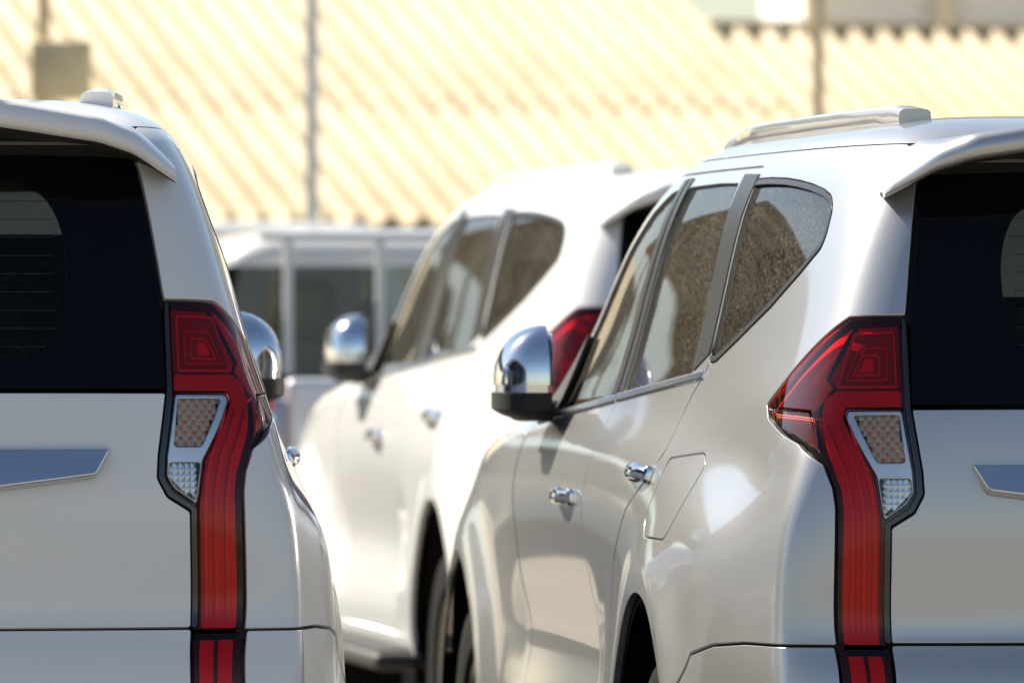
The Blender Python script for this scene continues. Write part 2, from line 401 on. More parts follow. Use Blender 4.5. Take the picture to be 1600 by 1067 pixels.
def area(P): return .5 * float(np.sum(P[:, 0]*np.roll(P[:, 1], -1) - np.roll(P[:, 0], -1)*P[:, 1]))
def ccw(P): return P if area(P) > 0 else P[::-1]
def outn(P):
    """outward vertex normals (mitred) of a ccw polygon"""
    e = np.roll(P, -1, 0) - P; e /= np.linalg.norm(e, axis=1, keepdims=True) + 1e-12
    n = np.stack([e[:, 1], -e[:, 0]], 1); m = n + np.roll(n, 1, 0)
    l = np.linalg.norm(m, axis=1, keepdims=True); m = m / np.maximum(l, 1e-6)
    return m / np.maximum(.5, np.abs((m * n).sum(1, keepdims=True)))
def inside(pts, P):
    x, y = pts[:, 0:1], pts[:, 1:2]; x0, y0 = P[:, 0], P[:, 1]; x1, y1 = np.roll(x0, -1), np.roll(y0, -1)
    c = ((y0 > y) != (y1 > y)) & (x < (x1 - x0) * (y - y0) / (y1 - y0 + 1e-15) + x0)
    return c.sum(1) % 2 == 1
def near(pts, P, d):
    if len(pts) == 0: return np.zeros(0, bool)
    res = np.zeros(len(pts), bool)
    for i in range(0, len(pts), 1500):
        q = pts[i:i+1500]; res[i:i+1500] = (((q[:, None] - P[None]) ** 2).sum(-1).min(1) < d * d)
    return res
def surf(cz, lift):
    """surface points and normals, lifted by a number or by a function of (c, z)"""
    cz = np.asarray(cz, float)
    if not callable(lift):
        p, n = B.at(cz); return p + n * np.asarray(lift).reshape(-1, 1), n
    def pos(q):
        p, n = B.at(q); return p + n * np.array([lift(c, z) for c, z in q]).reshape(-1, 1)
    e = .002; p = pos(cz)
    a = pos(cz + [e, 0]) - pos(cz - [e, 0]); b = pos(cz + [0, e]) - pos(cz - [0, e])
    n = np.cross(a, b); n /= np.linalg.norm(n, axis=1, keepdims=True) + 1e-12
    _, n0 = B.at(cz); n *= np.sign((n * n0).sum(1, keepdims=True)); return p, n
def panel(name, poly, holes=(), step=.02, gap=.0012, r=.0022, skirt=.014, lift=0., corner=.010, hcorner=None, hgap=None, mirror=False, data_only=False):
    """a sheet of the body: chart outline (c, z) with holes, rolled edges, optional lift off the surface"""
    hcorner = corner if hcorner is None else hcorner; hgap = gap if hgap is None else hgap
    loops = [(ccw(densify(fillet(poly, corner), step)), 1, gap)] + [(ccw(densify(fillet(h, hcorner), step)), -1, hgap) for h in holes]
    ins, rings = [], []
    for P, sgn, g in loops:
        N = outn(P) * sgn                                     # points away from the material
        ins.append(P - N * (g + r))
        rings.append([(P - N * (g + .3 * r), .3 * r, .70), (P - N * g, r, 1.0), (P - N * g, max(skirt, r * 1.01), 1.0)])
    A = ins[0]; lo, hi = A.min(0), A.max(0)
    gx, gy = np.meshgrid(np.arange(lo[0] + step * .37, hi[0], step), np.arange(lo[1] + step * .41, hi[1], step * .9))
    gx[1::2] += step / 2
    G = np.stack([gx.ravel(), gy.ravel()], 1)
    ok = inside(G, A)
    for H in ins[1:]: ok &= ~inside(G, H)
    G = G[ok]
    bnd = np.concatenate(ins); G = G[~near(G, bnd, step * .55)]
    V2 = np.concatenate([bnd, G]); edges = []; b0 = 0
    for P in ins:
        edges += [(b0 + i, b0 + (i + 1) % len(P)) for i in range(len(P))]; b0 += len(P)
    vo, eo, fo, ov, oe, of = delaunay_2d_cdt([Vector(p) for p in V2.tolist()], edges, [], 0, 1e-7)
    V = np.array([tuple(p) for p in vo]); T = np.array([f for f in fo if len(f) == 3])
    cen = V[T].mean(1); ok = inside(cen, A)
    for H in ins[1:]: ok &= ~inside(cen, H)
    T = T[ok]
    back = {}
    for i, src in enumerate(ov):
        for k in src: back[k] = i
    lf = lift if callable(lift) else (lambda c, z: lift)
    p, n = surf(V, lift)
    verts, norms, faces = [p], [n], [tuple(t) for t in T]
    # orient by the normals
    a, b, c_ = p[T[:, 0]], p[T[:, 1]], p[T[:, 2]]
    fn = np.cross(b - a, c_ - a); flip = (fn * n[T[:, 0]]).sum(1) < 0
    faces = [tuple(t[::-1]) if f else tuple(t) for t, f in zip(T, flip)]
    cnt = len(p); b0 = 0
    for P, rg, (L, sgn, g) in zip(ins, rings, loops):
        k = len(P); prev = [back[b0 + i] for i in range(k)]; b0 += k
        p0 = p[prev]; n0 = n[prev]
        for (Q, d, s_) in rg:
            q, _ = surf(Q, lift); o = q - p0
            ln = np.linalg.norm(o, axis=1, keepdims=True); o = o / np.maximum(ln, 1e-9)
            vv = q - n0 * d; nn = n0 * math.sqrt(max(0, 1 - s_ * s_)) + o * s_; nn /= np.linalg.norm(nn, axis=1, keepdims=True) + 1e-12
            verts.append(vv); norms.append(nn); cur = [cnt + i for i in range(k)]; cnt += k
            for i in range(k):
                j = (i + 1) % k; quad = (prev[i], prev[j], cur[j], cur[i])
                faces.append(quad if (sgn > 0) == True else quad[::-1])
            prev = cur
    Vv = np.concatenate(verts); Nn = np.concatenate(norms)
    # rim faces: fix winding against the normals
    out = []
    for f in faces:
        if len(f) == 4:
            fn = np.cross(Vv[f[1]] - Vv[f[0]], Vv[f[3]] - Vv[f[0]])
            if fn @ Nn[list(f)].sum(0) < 0: f = f[::-1]
        out.append(f)
    if mirror: return Vv * [-1, 1, 1], [f[::-1] for f in out], Nn * [-1, 1, 1]
    return Vv, out, Nn
def join(parts):
    v, f, n, b = [], [], [], 0
    for (V, F, N) in parts:
        v.append(V); n.append(N); f += [tuple(i + b for i in q) for q in F]; b += len(V)
    return np.concatenate(v), f, np.concatenate(n)
def flipx(d): return d[0] * [-1, 1, 1], [tuple(q[::-1]) for q in d[1]], d[2] * [-1, 1, 1]
def pm(name, d):
    return mesh(name, d[0], d[1], d[2])
def grid_patch(rows, lift=0., both=True):
    """rows: list of (z, t0, t1, n) -> sheet following the surface between two columns"""
    vs_, ns_ = [], []; nn = rows[0][3]
    for z, t0, t1, n in rows:
        i, a = B.row(z); ft = np.linspace(t0, t1, nn)
        p = B.samp(B.P, np.full(nn, i + a), ft); q = B.samp(B.N, np.full(nn, i + a), ft); q /= np.linalg.norm(q, axis=1, keepdims=True) + 1e-12
        p = p + q * lift
        if both:
            m = [-1, 1, 1]; p = np.concatenate([p * m, p[::-1][1:]]); q = np.concatenate([q * m, q[::-1][1:]])
        vs_.append(p); ns_.append(q)
    k = len(vs_[0]); V = np.concatenate(vs_); N = np.concatenate(ns_); F = []
    for i in range(len(rows) - 1):
        for j in range(k - 1):
            f = (i*k+j, i*k+j+1, (i+1)*k+j+1, (i+1)*k+j)
            fn = np.cross(V[f[1]] - V[f[0]], V[f[2]] - V[f[0]])
            F.append(f if fn @ N[f[0]] > 0 else f[::-1])
    return V, F, N
def FP(*pts): return [B.F(y, z) for y, z in pts]
def RP(*pts): return [B.R(x, z) for x, z in pts]
def sym(half):
    """half outline from the bottom centre line outwards to the top centre line -> whole outline"""
    return [tuple(p) for p in half] + [(-c, z) for c, z in half[::-1] if abs(c) > 1e-6]
def strip(line, w):
    """chart band of width w along an open line"""
    P = np.array(line, float); d = np.gradient(P, axis=0); d /= np.linalg.norm(d, axis=1, keepdims=True)
    n = np.stack([-d[:, 1], d[:, 0]], 1); w = np.asarray(w).reshape(-1, 1)
    return [tuple(p) for p in P - n*w/2] + [tuple(p) for p in (P + n*w/2)[::-1]]
# ---------------------------------------------------------------- the SUV (origin: ground under the middle of the tail, nose along +Y)
def arch_pts(yc, a0, a1, n, r=ARCH_R):
    return [(yc + r*math.cos(R(a0 + (a1-a0)*i/n)), ARCH_Z + r*math.sin(R(a0 + (a1-a0)*i/n))) for i in range(n + 1)]
def belt(y): return 1.366 - .0585 * y
LAMP = RP((.589,.819),(.677,.819),(.677,1.065),(.681,1.10),(.695,1.142)) + FP((.18,1.183),(.30,1.202),(.42,1.224),(.455,1.246),(.355,1.307)) + RP((.633,1.404),(.546,1.408),(.547,1.245),(.532,1.13),(.530,1.09),(.545,1.06),(.589,1.031))
DOOR_REAR = [(1.70,.47),(1.70,.70),(1.66,.82),(1.58,.93),(1.43,1.03),(1.27,1.09),(1.19,1.15),(1.19,1.20),(1.17,1.25),(1.08,1.315),(1.10,1.40),(1.16,1.60),(1.20,1.70)]
APIL = [(3.05,1.19),(3.02,1.25),(2.91,1.36),(2.74,1.48),(2.55,1.59),(2.39,1.66),(2.26,1.70)]
BLINE = [(2.07,.47),(2.06,1.0),(2.05,1.26),(2.05,1.45),(2.05,1.70)]
QUARTER = [(1.125,1.385),(1.19,1.60),(1.20,1.675),(1.05,1.6745),(.90,1.671),(.78,1.665),(.66,1.656),(.56,1.645),(.49,1.632),(.447,1.608),(.425,1.56),(.43,1.535),(.52,1.488),(.67,1.425),(.86,1.366),(1.02,1.322),(1.085,1.318)]
def build_suv(name):
    root = empty(name)
    # ---- body side: sill, quarter, pillars and cant rail in one pressing, both sides
    outer = RP((.680,.8165),(.74,.8165)) + FP((.25,.815),(.38,.806),(.505,.785),(.575,.725)) + FP(*arch_pts(REAR_AXLE, 146, 2, 26)) + FP((1.52,.41),(3.14,.41),(3.14,1.15),(3.12,1.20),(3.06,1.30),(2.92,1.42),(2.73,1.54),(2.54,1.64),(2.40,1.70),(2.32,1.728),(1.7,1.728),(1.2,1.728),(.75,1.728),(.52,1.728)) \
        + RP((.50,1.728),(.484,1.70),(.500,1.655),(.520,1.54),(.537,1.425),(.540,1.4105),(.60,1.4095),(.6345,1.407)) + FP((.362,1.3085),(.464,1.2465),(.425,1.221),(.305,1.199),(.185,1.180)) + RP((.698,1.142),(.684,1.10),(.680,1.065))
    door_hole = FP(*DOOR_REAR) + FP(*[p for p in APIL[::-1]]) + FP((3.10,1.14),(3.12,1.10),(3.12,.47))
    quarter = FP(*QUARTER)
    fuel = FP((.87,.985),(1.10,.985),(1.15,1.02),(1.12,1.135),(.84,1.150),(.79,1.13))
    shell = []
    def backing(poly, holes=(), step=.05, d=-.016, grow=.014):
        shell.append(panel('b', poly, holes, step=step, gap=-grow, r=.0004, skirt=.0006, lift=d, corner=0.0))
    for s in (1, -1):
        mir = (s < 0)
        hs = [door_hole, quarter] + ([fuel] if s < 0 else [])       # the filler flap is on the left flank only
        d = panel('body_side', outer, hs, step=.018, corner=.006, hcorner=.02, mirror=mir)
        obj('body_side', pm('body_side', d), 'paint', root)
        if s < 0:
            d = panel('fuel_flap', fuel, step=.02, corner=.03, r=.002, mirror=True)
            obj('fuel_flap', pm('fuel_flap', d), 'paint', root)
    backing(outer, [door_hole, quarter])
    # ---- doors
    fdoor = FP(*BLINE) + FP(*APIL[::-1]) + FP((3.10,1.14),(3.12,1.10),(3.12,.47))
    rdoor = FP(*DOOR_REAR) + FP(*BLINE[::-1])
    fglass = FP((2.13,belt(2.13)),(2.13,1.45),(2.12,1.667),(2.22,1.660),(2.38,1.622),(2.55,1.550),(2.73,1.440),(2.87,1.33),(2.93,1.27),(2.96,belt(2.96)))
    rglass = FP((1.23,belt(1.23)),(1.26,1.40),(1.34,1.60),(1.365,1.668),(1.60,1.671),(1.975,1.669),(1.975,1.45),(1.975,belt(1.975)))
    bkit = []
    for nm, poly, gl, front in (('front_door', fdoor, fglass, 1), ('rear_door', rdoor, rglass, 0)):
        dd = panel(nm, poly, [gl], step=.02, corner=.02, hcorner=.015)
        gg = panel('door_window', gl, step=.03, gap=-.003, r=.0005, skirt=.001, lift=-.007, corner=.015)
        y0, y1 = ((2.055, 3.05) if front else (1.10, 2.035))
        line = [B.F(y, belt(y) - .006) for y in np.linspace(y0, y1, 24)]
        tr = panel('belt_trim', strip(line, .017), step=.012, gap=0, r=.004, skirt=.008, lift=.006, corner=.004)
        if front:
            pt = [panel('pillar_trim', FP((2.056,belt(2.05)+.004),(2.056,1.45),(2.056,1.69),(2.115,1.688),(2.122,1.45),(2.125,belt(2.12)+.004)), step=.025, gap=.001, r=.0015, skirt=.004, lift=.0025, corner=.004)]
            sail = panel('mirror_sail', FP((2.80,belt(2.80)+.004),(2.815,1.30),(2.83,1.365),(2.87,1.345),(2.95,1.275),(3.02,belt(3.02)+.006)), step=.02, gap=.0, r=.003, skirt=.01, lift=.010, corner=.006)
            hy, hz = 2.29, 1.034
        else:
            pt = [panel('pillar_trim', FP((1.982,belt(1.985)+.004),(1.982,1.45),(1.982,1.69),(2.042,1.692),(2.042,1.45),(2.042,belt(2.03)+.004)), step=.025, gap=.001, r=.0015, skirt=.004, lift=.0025, corner=.004),
                       panel('pillar_trim', FP((1.10,1.335),(1.115,1.40),(1.17,1.60),(1.19,1.685),(1.35,1.688),(1.325,1.60),(1.245,1.40),(1.215,belt(1.215)+.006)), step=.025, gap=.001, r=.0015, skirt=.004, lift=.0025, corner=.004)]
            sail = None; hy, hz = 1.325, 1.10
        # chrome pull handle over a scooped cup
        hp, hn = B.at([B.F(hy, hz)]); hp, hn = Vector(hp[0]), Vector(hn[0])
        Mh = Matrix.Translation(hp) @ Matrix.Rotation(math.atan2(hn.z, hn.x) * -1, 4, 'Y')
        hb = MB(); L = .105
        pr = []
        for i in range(13):
            u = -1 + 2*i/12; x = .002 + .021*(1 - abs(u)**3.0); hgt = .017*(1 - .25*u*u) ; pr.append((x, u*L, hgt))
        vv, ff = [], []
        for (x, y, h) in pr:
            for k in range(12):
                t = 2*math.pi*k/12; vv.append((x + .009*math.cos(t), y, h*math.sin(t)))
        for i in range(12):
            for k in range(12): ff.append((i*12+k, i*12+(k+1) % 12, (i+1)*12+(k+1) % 12, (i+1)*12+k))
        ff += [tuple(range(12)), tuple(range(156-12, 156))[::-1]]
        hb.add(vv, ff, Mh)
        for e in (-1, 1): hb.box((.002, e*L*.86, 0), (.026, .034, .036), .009, Mh, 3)
        cup = MB()
        cv, cf = [], []
        for i in range(6):
            r_ = .052 * (1 - i*.0 ) * math.cos(R(18*i)); dpt = .0035 - .0*i - .004*math.sin(R(18*i))
            for k in range(20):
                t = 2*math.pi*k/20; cv.append((dpt, r_*1.25*math.cos(t), r_*math.sin(t)*.62))
        for i in range(5):
            for k in range(20): cf.append((i*20+k, i*20+(k+1) % 20, (i+1)*20+(k+1) % 20, (i+1)*20+k))
        cup.add(cv, cf, Mh)
        for s in (1, -1):
            fx = (lambda d: d) if s > 0 else flipx
            D = obj(nm, pm(nm, fx(dd)), 'paint', root)
            obj('door_window', pm('door_window', fx(gg)), 'glass_side', D)
            obj('belt_trim', pm('belt_trim', fx(tr)), 'satin_chrome', D)
            for q_ in pt: obj('pillar_trim', pm('pillar_trim', fx(q_)), 'pillar_black', D)
            if sail: obj('mirror_sail', pm('mirror_sail', fx(sail)), 'black_plastic', D)
            hm = hb.mesh('door_handle') if s > 0 else mesh('door_handle', [(-a, b, c) for a, b, c in hb.v], [q[::-1] for q in hb.f], angle=35)
            obj('door_handle', hm, 'chrome', D)
        backing(poly, [gl], grow=.010)
        # inner door card
        shell.append(panel('c', FP(*[(y, z) for y, z in ((1.75,.50),(1.72,.8),(1.5,1.0),(1.25,1.15),(1.2,belt(1.2)-.02),(2.02,belt(2.02)-.02),(2.04,.5))]) if not front else FP((2.1,.5),(2.1,belt(2.1)-.02),(2.95,belt(2.95)-.02),(3.08,.5)), step=.08, gap=0, r=.0005, skirt=.001, lift=-.09, corner=0))
    # ---- quarter window with its rubber frame
    qg = panel('quarter_window', quarter, step=.03, gap=-.003, r=.0005, skirt=.001, lift=-.006, corner=.02)
    q_in = np.array(ccw(densify(fillet(quarter, .02), .02)))
    q_in = q_in - outn(q_in) * .013
    qt = panel('window_frame', quarter, [[tuple(p) for p in q_in[::2]]], step=.02, gap=.001, hgap=0, r=.002, skirt=.008, lift=.001, corner=.02, hcorner=0)
    for s in (1, -1):
        fx = (lambda d: d) if s > 0 else flipx
        Q = obj('quarter_window', pm('quarter_window', fx(qg)), 'glass_side', root)
        obj('window_frame', pm('window_frame', fx(qt)), 'pillar_black', Q)
    # ---- front fender, hood, nose
    fen = FP((3.16,.41),(3.40,.41)) + FP(*arch_pts(FRONT_AXLE, 178, 28, 26)) + FP((4.30,.62),(4.36,.80),(4.33,1.00),(4.15,1.085),(3.85,1.135),(3.16,1.155))
    fd = panel('front_fender', fen, step=.03, corner=.01)
    backing(fen)
    for s in (1, -1):
        obj('front_fender', pm('front_fender', fd if s > 0 else flipx(fd)), 'paint', root)
    def tF(y, z): return B.tc(B.F(y, z)[0], z)[1]
    T = B.NT - 1
    zs = np.linspace(1.08, 1.232, 16)
    rows = [(z, tF(3.17 if z < 1.19 else 3.17 - (z-1.19)*1.2, z), T, 30) for z in zs]
    obj('hood', pm('hood', grid_patch(rows, -.004)), 'paint', root)
    rows = [(z, tF(4.32, z), T, 24) for z in np.linspace(.37, .62, 8)] + [(z, tF(4.37, z), T, 24) for z in np.linspace(.64, .98, 10)] + [(z, tF(4.34 if z < 1.04 else 4.1, z), T, 24) for z in np.linspace(1.0, 1.095, 5)]
    FB = obj('front_bumper', pm('front_bumper', grid_patch(rows)), 'paint', root)
    rows = [(z, T*.955, T, 12) for z in np.linspace(.62, .97, 10)]
    obj('grille', pm('grille', grid_patch(rows, .012)), 'black_gloss', FB)
    for k in range(3):
        rows = [(z, T*.955, T, 12) for z in np.linspace(.68 + .1*k, .705 + .1*k, 4)]
        obj('grille_bar', pm('grille_bar', grid_patch(rows, .020)), 'chrome', FB)
    hd = grid_patch([(z, T*.885, T*.945, 14) for z in np.linspace(.86, .98, 8)], .008, both=False)
    for s in (1, -1): obj('headlight', pm('headlight', hd if s > 0 else flipx(hd)), 'lamp_chrome', root)
    # ---- windscreen
    wy = {1.235:3.15,1.30:3.07,1.42:2.93,1.54:2.74,1.64:2.55,1.70:2.41,1.728:2.33}
    zz = np.linspace(1.236, 1.715, 16); wr = [(z, tF(float(np.interp(z, list(wy), list(wy.values()))) , z), T, 26) for z in zz]
    obj('windscreen', pm('windscreen', grid_patch(wr, -.004)), 'glass_front', root)
    # ---- roof
    i0, a0 = B.row(1.7278); zr = [1.7278] + [float(z) for z in B.z if z > 1.7282][::4] + [float(B.z[-1])]
    d = grid_patch([(z, 0, T, 160) for z in zr], -.0006)
    RF = obj('roof', pm('roof', d), 'paint', root)
    shell.append(grid_patch([(z, 0, T, 60) for z in [1.69, 1.70, 1.715, 1.735, 1.75, 1.765, 1.78]], -.02))
    hl = grid_patch([(z, 0, T, 60) for z in [1.675, 1.69, 1.705, 1.725, 1.745, 1.76, 1.775, 1.785, 1.793]], -.035)
    hm = mesh('headliner', hl[0], [q[::-1] for q in hl[1]])
    obj('headliner', hm, 'cloth_beige', root)
    # ---- tailgate
    def plate_dent(c, z):
        a = max(0., min(1., (.225 - abs(c)) / .03)); b = max(0., min(1., (1.066 - z) / .02)); e = max(0., min(1., (z - .875) / .05))
        sm = lambda t: t*t*(3-2*t)
        return -.030 * sm(a) * sm(b) * sm(e)
    tg = sym([(0, .8197)] + RP((.30,.8197),(.582,.8197),(.582,1.028),(.540,1.054),(.522,1.088),(.524,1.13),(.539,1.242),(.30,1.243)) + [(0, 1.243)])
    TG = obj('tailgate', pm('tailgate', panel('tailgate', tg, step=.014, corner=.006, lift=plate_dent)), 'paint', root)
    backing(tg, step=.06, d=-.05)
    ga = sym([(0, 1.066)] + RP((.24,1.072),(.408,1.093),(.436,1.141),(.20,1.141)) + [(0, 1.141)])
    gm = panel('garnish', ga, step=.012, gap=0, r=.004, skirt=.02, corner=.006, lift=lambda c, z: .012 + .024 * (1.141 - z) / .075)
    obj('garnish', pm('garnish', gm), 'satin_chrome', TG)
    # rear window: black printed surround with a clear pane in the middle
    rw = sym([(0, 1.2465)] + RP((.30,1.2465),(.541,1.2465),(.533,1.41),(.531,1.425),(.514,1.54),(.494,1.655),(.478,1.69),(.30,1.695)) + [(0, 1.695)])
    pane = sym([(0, 1.293)] + RP((.24,1.293),(.30,1.304),(.335,1.335),(.352,1.38),(.362,1.44),(.362,1.50),(.350,1.555),(.325,1.60),(.27,1.625)) + [(0, 1.632)])
    RW = obj('rear_window', pm('rear_window', panel('rear_window', rw, [pane], step=.022, corner=.006, hcorner=.04, gap=.003, hgap=0, r=.001, lift=.002, skirt=.006)), 'frit', root)
    obj('pane', pm('pane', panel('pane', pane, step=.03, gap=0, r=.0005, skirt=.001, lift=.0005, corner=.04)), 'glass_rear', RW)
    wires = MB()
    for k in range(9):
        z = 1.325 + .033*k; xs = np.linspace(-.34, .34, 21)
        pts = [surf([(math.copysign(B.R(abs(x), z)[0], x), z)], -.002)[0][0] for x in xs]
        wires.tube(pts, .0007, 4)
    tag(wires.obj('heater_wire', 'amber', RW), kind='stuff')
    # ---- spoiler
    xs = np.concatenate([np.linspace(0, .38, 12), np.linspace(.40, .565, 14)])
    kx = [0, .245, .42, .484, .515, .545, .575]; kz = [1.729, 1.721, 1.694, 1.673, 1.654, 1.636, 1.618]; ky = [.085, .09, .115, .145, .17, .20, .24]; kt = [.050, .049, .046, .040, .034, .028, .022]
    prof = []
    for x in xs:
        z = np.interp(x, kx, kz); y = np.interp(x, kx, ky); t = np.interp(x, kx, kt)
        ax = min(x, .52); cR = B.R(min(ax, .50), 1.725)
        up = Vector(B.at([B.R(min(x*.98, .505), 1.728)])[0][0]); lo = Vector(B.at([B.R(min(x*.97, .498), 1.668)])[0][0])
        if x > .48:
            k = (x - .48) / .085
            q = Vector(B.at([B.R(.50 + .055*k, 1.70 - .045*k)])[0][0]); up = up.lerp(q, k); lo = Vector(B.at([B.R(.495 + .045*k, 1.668 - .032*k)])[0][0])
        rim = [(y + .012, z), (y + .002, z + .006), (y - .001, z + t*.35), (y + .003, z + t*.75), (y + .016, z + t)]
        mid = Vector((x, (y + up.y) / 2 + .03, (z + t)*.45 + (up.z + .006)*.55 + .003))
        prof.append([Vector((x, lo.y + .02, lo.z)), Vector((x, (y+.01)*.5 + lo.y*.5, z*.62 + lo.z*.38 + .006))] + [Vector((x, a, b)) for a, b in rim] + [mid, Vector((x if x < .48 else up.x, up.y + .06, up.z + .008))])
    full = [[Vector((-p.x, p.y, p.z)) for p in pr] for pr in prof[::-1][:-1]] + prof
    vv = [p for pr in full for p in pr]; k = len(full[0]); ff = []
    for i in range(len(full) - 1):
        for j in range(k):
            ff.append((i*k+j, (i+1)*k+j, (i+1)*k+(j+1) % k, i*k+(j+1) % k))
    ff += [tuple(range(k))[::-1], tuple(range((len(full)-1)*k, len(full)*k))]
    SPo = obj('spoiler', mesh('spoiler', vv, ff, angle=50), 'paint', root)
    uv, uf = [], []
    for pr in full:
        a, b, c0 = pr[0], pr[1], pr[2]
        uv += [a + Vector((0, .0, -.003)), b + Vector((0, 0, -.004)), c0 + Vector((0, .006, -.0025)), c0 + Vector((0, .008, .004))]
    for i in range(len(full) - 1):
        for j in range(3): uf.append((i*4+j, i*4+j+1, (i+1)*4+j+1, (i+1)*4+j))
    obj('spoiler_shade', mesh('spoiler_shade', uv, uf, angle=50), 'black_plastic', SPo)  # added black sheet: the shade below the spoiler is put into its colour
    bl = MB().box((0, .208, 1.694), (.86, .07, .014), .006); bl.obj('brake_light_housing', 'black_gloss', SPo)
    # ---- rear bumper with the notches for the low lamps
    low = [(.400, 0)]
    hb_ = [(0, .40)] + FP((.30,.40),(.55,.40)) + FP(*arch_pts(REAR_AXLE, 181, 148, 8)) + FP((.5735,.7225),(.503,.7825),(.38,.8038),(.25,.8128)) + RP((.74,.8143),(.684,.8143),(.684,.57),(.583,.57),(.583,.8175),(.30,.8175)) + [(0, .8175)]
    RBp = obj('rear_bumper', pm('rear_bumper', panel('rear_bumper', sym(hb_), step=.018, corner=.006)), 'paint', root)
    backing(sym([(0,.41)] + FP((.56,.42),(.60,.60),(.5,.75)) + [(0,.80)]), step=.06, grow=0, d=-.03)
    # ---- tail lamps
    def both(nm, d, mat, par):
        for s, P in zip((1, -1), par): obj(nm, pm(nm, d if s > 0 else flipx(d)), mat, P)
    pl = [None, None]
    hs = panel('tail_lamp', LAMP, step=.02, gap=.001, r=.002, skirt=.03, lift=-.020, corner=.006)
    for i, s in enumerate((1, -1)):
        pl[i] = obj('tail_lamp', pm('tail_lamp', hs if s > 0 else flipx(hs)), 'black_gloss', root)
    # black gasket on the tailgate side
    gk = RP((.583,.82),(.583,1.030),(.541,1.056),(.524,1.089),(.526,1.13),(.541,1.243),(.540,1.405)) + RP((.547,1.405),(.5505,1.245),(.5365,1.13),(.535,1.091),(.549,1.065),(.5935,1.035),(.5935,.82))
    both('gasket', panel('gasket', gk, step=.012, gap=0, r=.002, skirt=.012, lift=.001, corner=.004), 'black_gloss', pl)
    CLEAR = RP((.657,1.228),(.652,1.2415),(.557,1.2415),(.5405,1.13),(.539,1.092),(.552,1.070),(.594,1.040),(.5985,1.06),(.6065,1.12))
    MARK = [B.F(.452,1.2395)] + FP((.42,1.2255),(.30,1.2035)) + FP((.182,1.1845)) + RP((.706,1.165),(.709,1.20),(.711,1.235)) 
    red = RP((.5955,.8175),(.675,.8175),(.675,1.065),(.6795,1.10),(.693,1.143)) + RP((.703,1.164),(.7065,1.20),(.708,1.238)) + FP((.452,1.2425),(.356,1.305)) + RP((.632,1.4025),(.550,1.406),(.553,1.2445)) + RP((.654,1.2445),(.660,1.2285),(.6095,1.12),(.6015,1.06),(.597,1.037))
    both('red_lens', panel('red_lens', red, step=.012, gap=.0, r=.002, skirt=.004, lift=.001, corner=.004), 'lens_red', pl)
    both('clear_lens', panel('clear_lens', CLEAR, step=.014, gap=.0005, r=.002, skirt=.004, lift=.001, corner=.006), 'lens_clear', pl)
    both('marker_lens', panel('marker_lens', MARK, step=.014, gap=.0005, r=.002, skirt=.004, lift=.001, corner=.004), 'lens_marker', pl)
    both('marker_reflector', panel('marker_reflector', MARK, step=.02, gap=.004, r=.001, skirt=.002, lift=-.012, corner=.004), 'marker_back', pl)
    # upper chamber: dark red well with nested light guides
    up = RP((.556,1.283),(.672,1.283)) + FP((.205,1.30)) + RP((.628,1.394),(.556,1.397))
    both('lamp_well', panel('lamp_well', up, step=.02, gap=0, r=.001, skirt=.002, lift=-.018, corner=.004), 'red_dark', pl)
    def loop(pts, w, lift, nm, mat, r=.0015, skirt=.006):
        P = ccw(densify(fillet(pts, .008), .006)); N = outn(P)
        d = panel(nm, [tuple(p) for p in P], [[tuple(p) for p in P - N*w]], step=.006, gap=0, r=r, skirt=skirt, lift=lift, corner=0, hcorner=0)
        both(nm, d, mat, pl)
    loop(RP((.563,1.282),(.668,1.282),(.634,1.381),(.562,1.385)), .0042, -.006, 'light_guide', 'red_guide')
    loop(RP((.578,1.296),(.655,1.296),(.628,1.357),(.577,1.359)), .0042, -.011, 'light_guide', 'red_deep')
    loop(RP((.592,1.306),(.645,1.306),(.624,1.346),(.592,1.347)), .0038, -.014, 'light_guide', 'red_bright')
    both('light_core', panel('light_core', RP((.603,1.313),(.630,1.313),(.618,1.338),(.603,1.338)), step=.01, gap=0, r=.004, skirt=.008, lift=-.010, corner=.004), 'red_core', pl)
    # the sweep that runs under the chamber and down the strip
    sw = RP((.556,1.249),(.556,1.279),(.672,1.279)) + RP((.694,1.262),(.700,1.236),(.699,1.20),(.692,1.165),(.685,1.143),(.671,1.10),(.6665,1.065),(.6665,.820),(.602,.820),(.602,1.05),(.608,1.10),(.617,1.135),(.664,1.229),(.657,1.249))
    both('red_reflector', panel('red_reflector', sw, step=.016, gap=0, r=.002, skirt=.006, lift=-.012, corner=.008), 'red_deep', pl)
    for a in (.611, .630, .6505):
        ln = RP((a,.835),(a,.95),(a,1.05),(a+.004,1.09),(a+.012,1.13),(a+.030,1.18),(a+.040,1.215))
        rb = panel('rib', strip(ln, [.0095]*5 + [.007, .004]), step=.006, gap=0, r=.0025, skirt=.006, lift=-.004, corner=.001)
        both('rib', rb, 'red_guide', pl)
    side = [B.R(.678,1.285)] + FP((.215,1.302)) + RP((.637,1.392)) + FP((.345,1.300),(.43,1.246)) + RP((.709,1.243))
    both('side_reflector', panel('side_reflector', side, step=.02, gap=0, r=.001, skirt=.003, lift=-.013, corner=.004), 'red_deep', pl)
    # silver bezel, amber facets, reversing lamp
    gr = RP((.642,1.232),(.5625,1.232),(.5545,1.149),(.560,1.146),(.604,1.146))
    rv = RP((.602,1.1165),(.5455,1.1165),(.5435,1.092),(.555,1.074),(.591,1.048),(.594,1.06))
    bz = panel('bezel', CLEAR, [gr, rv], step=.010, gap=.001, hgap=0, r=.0025, skirt=.010, lift=-.006, corner=.006, hcorner=.006)
    both('bezel', bz, 'lamp_silver', pl)
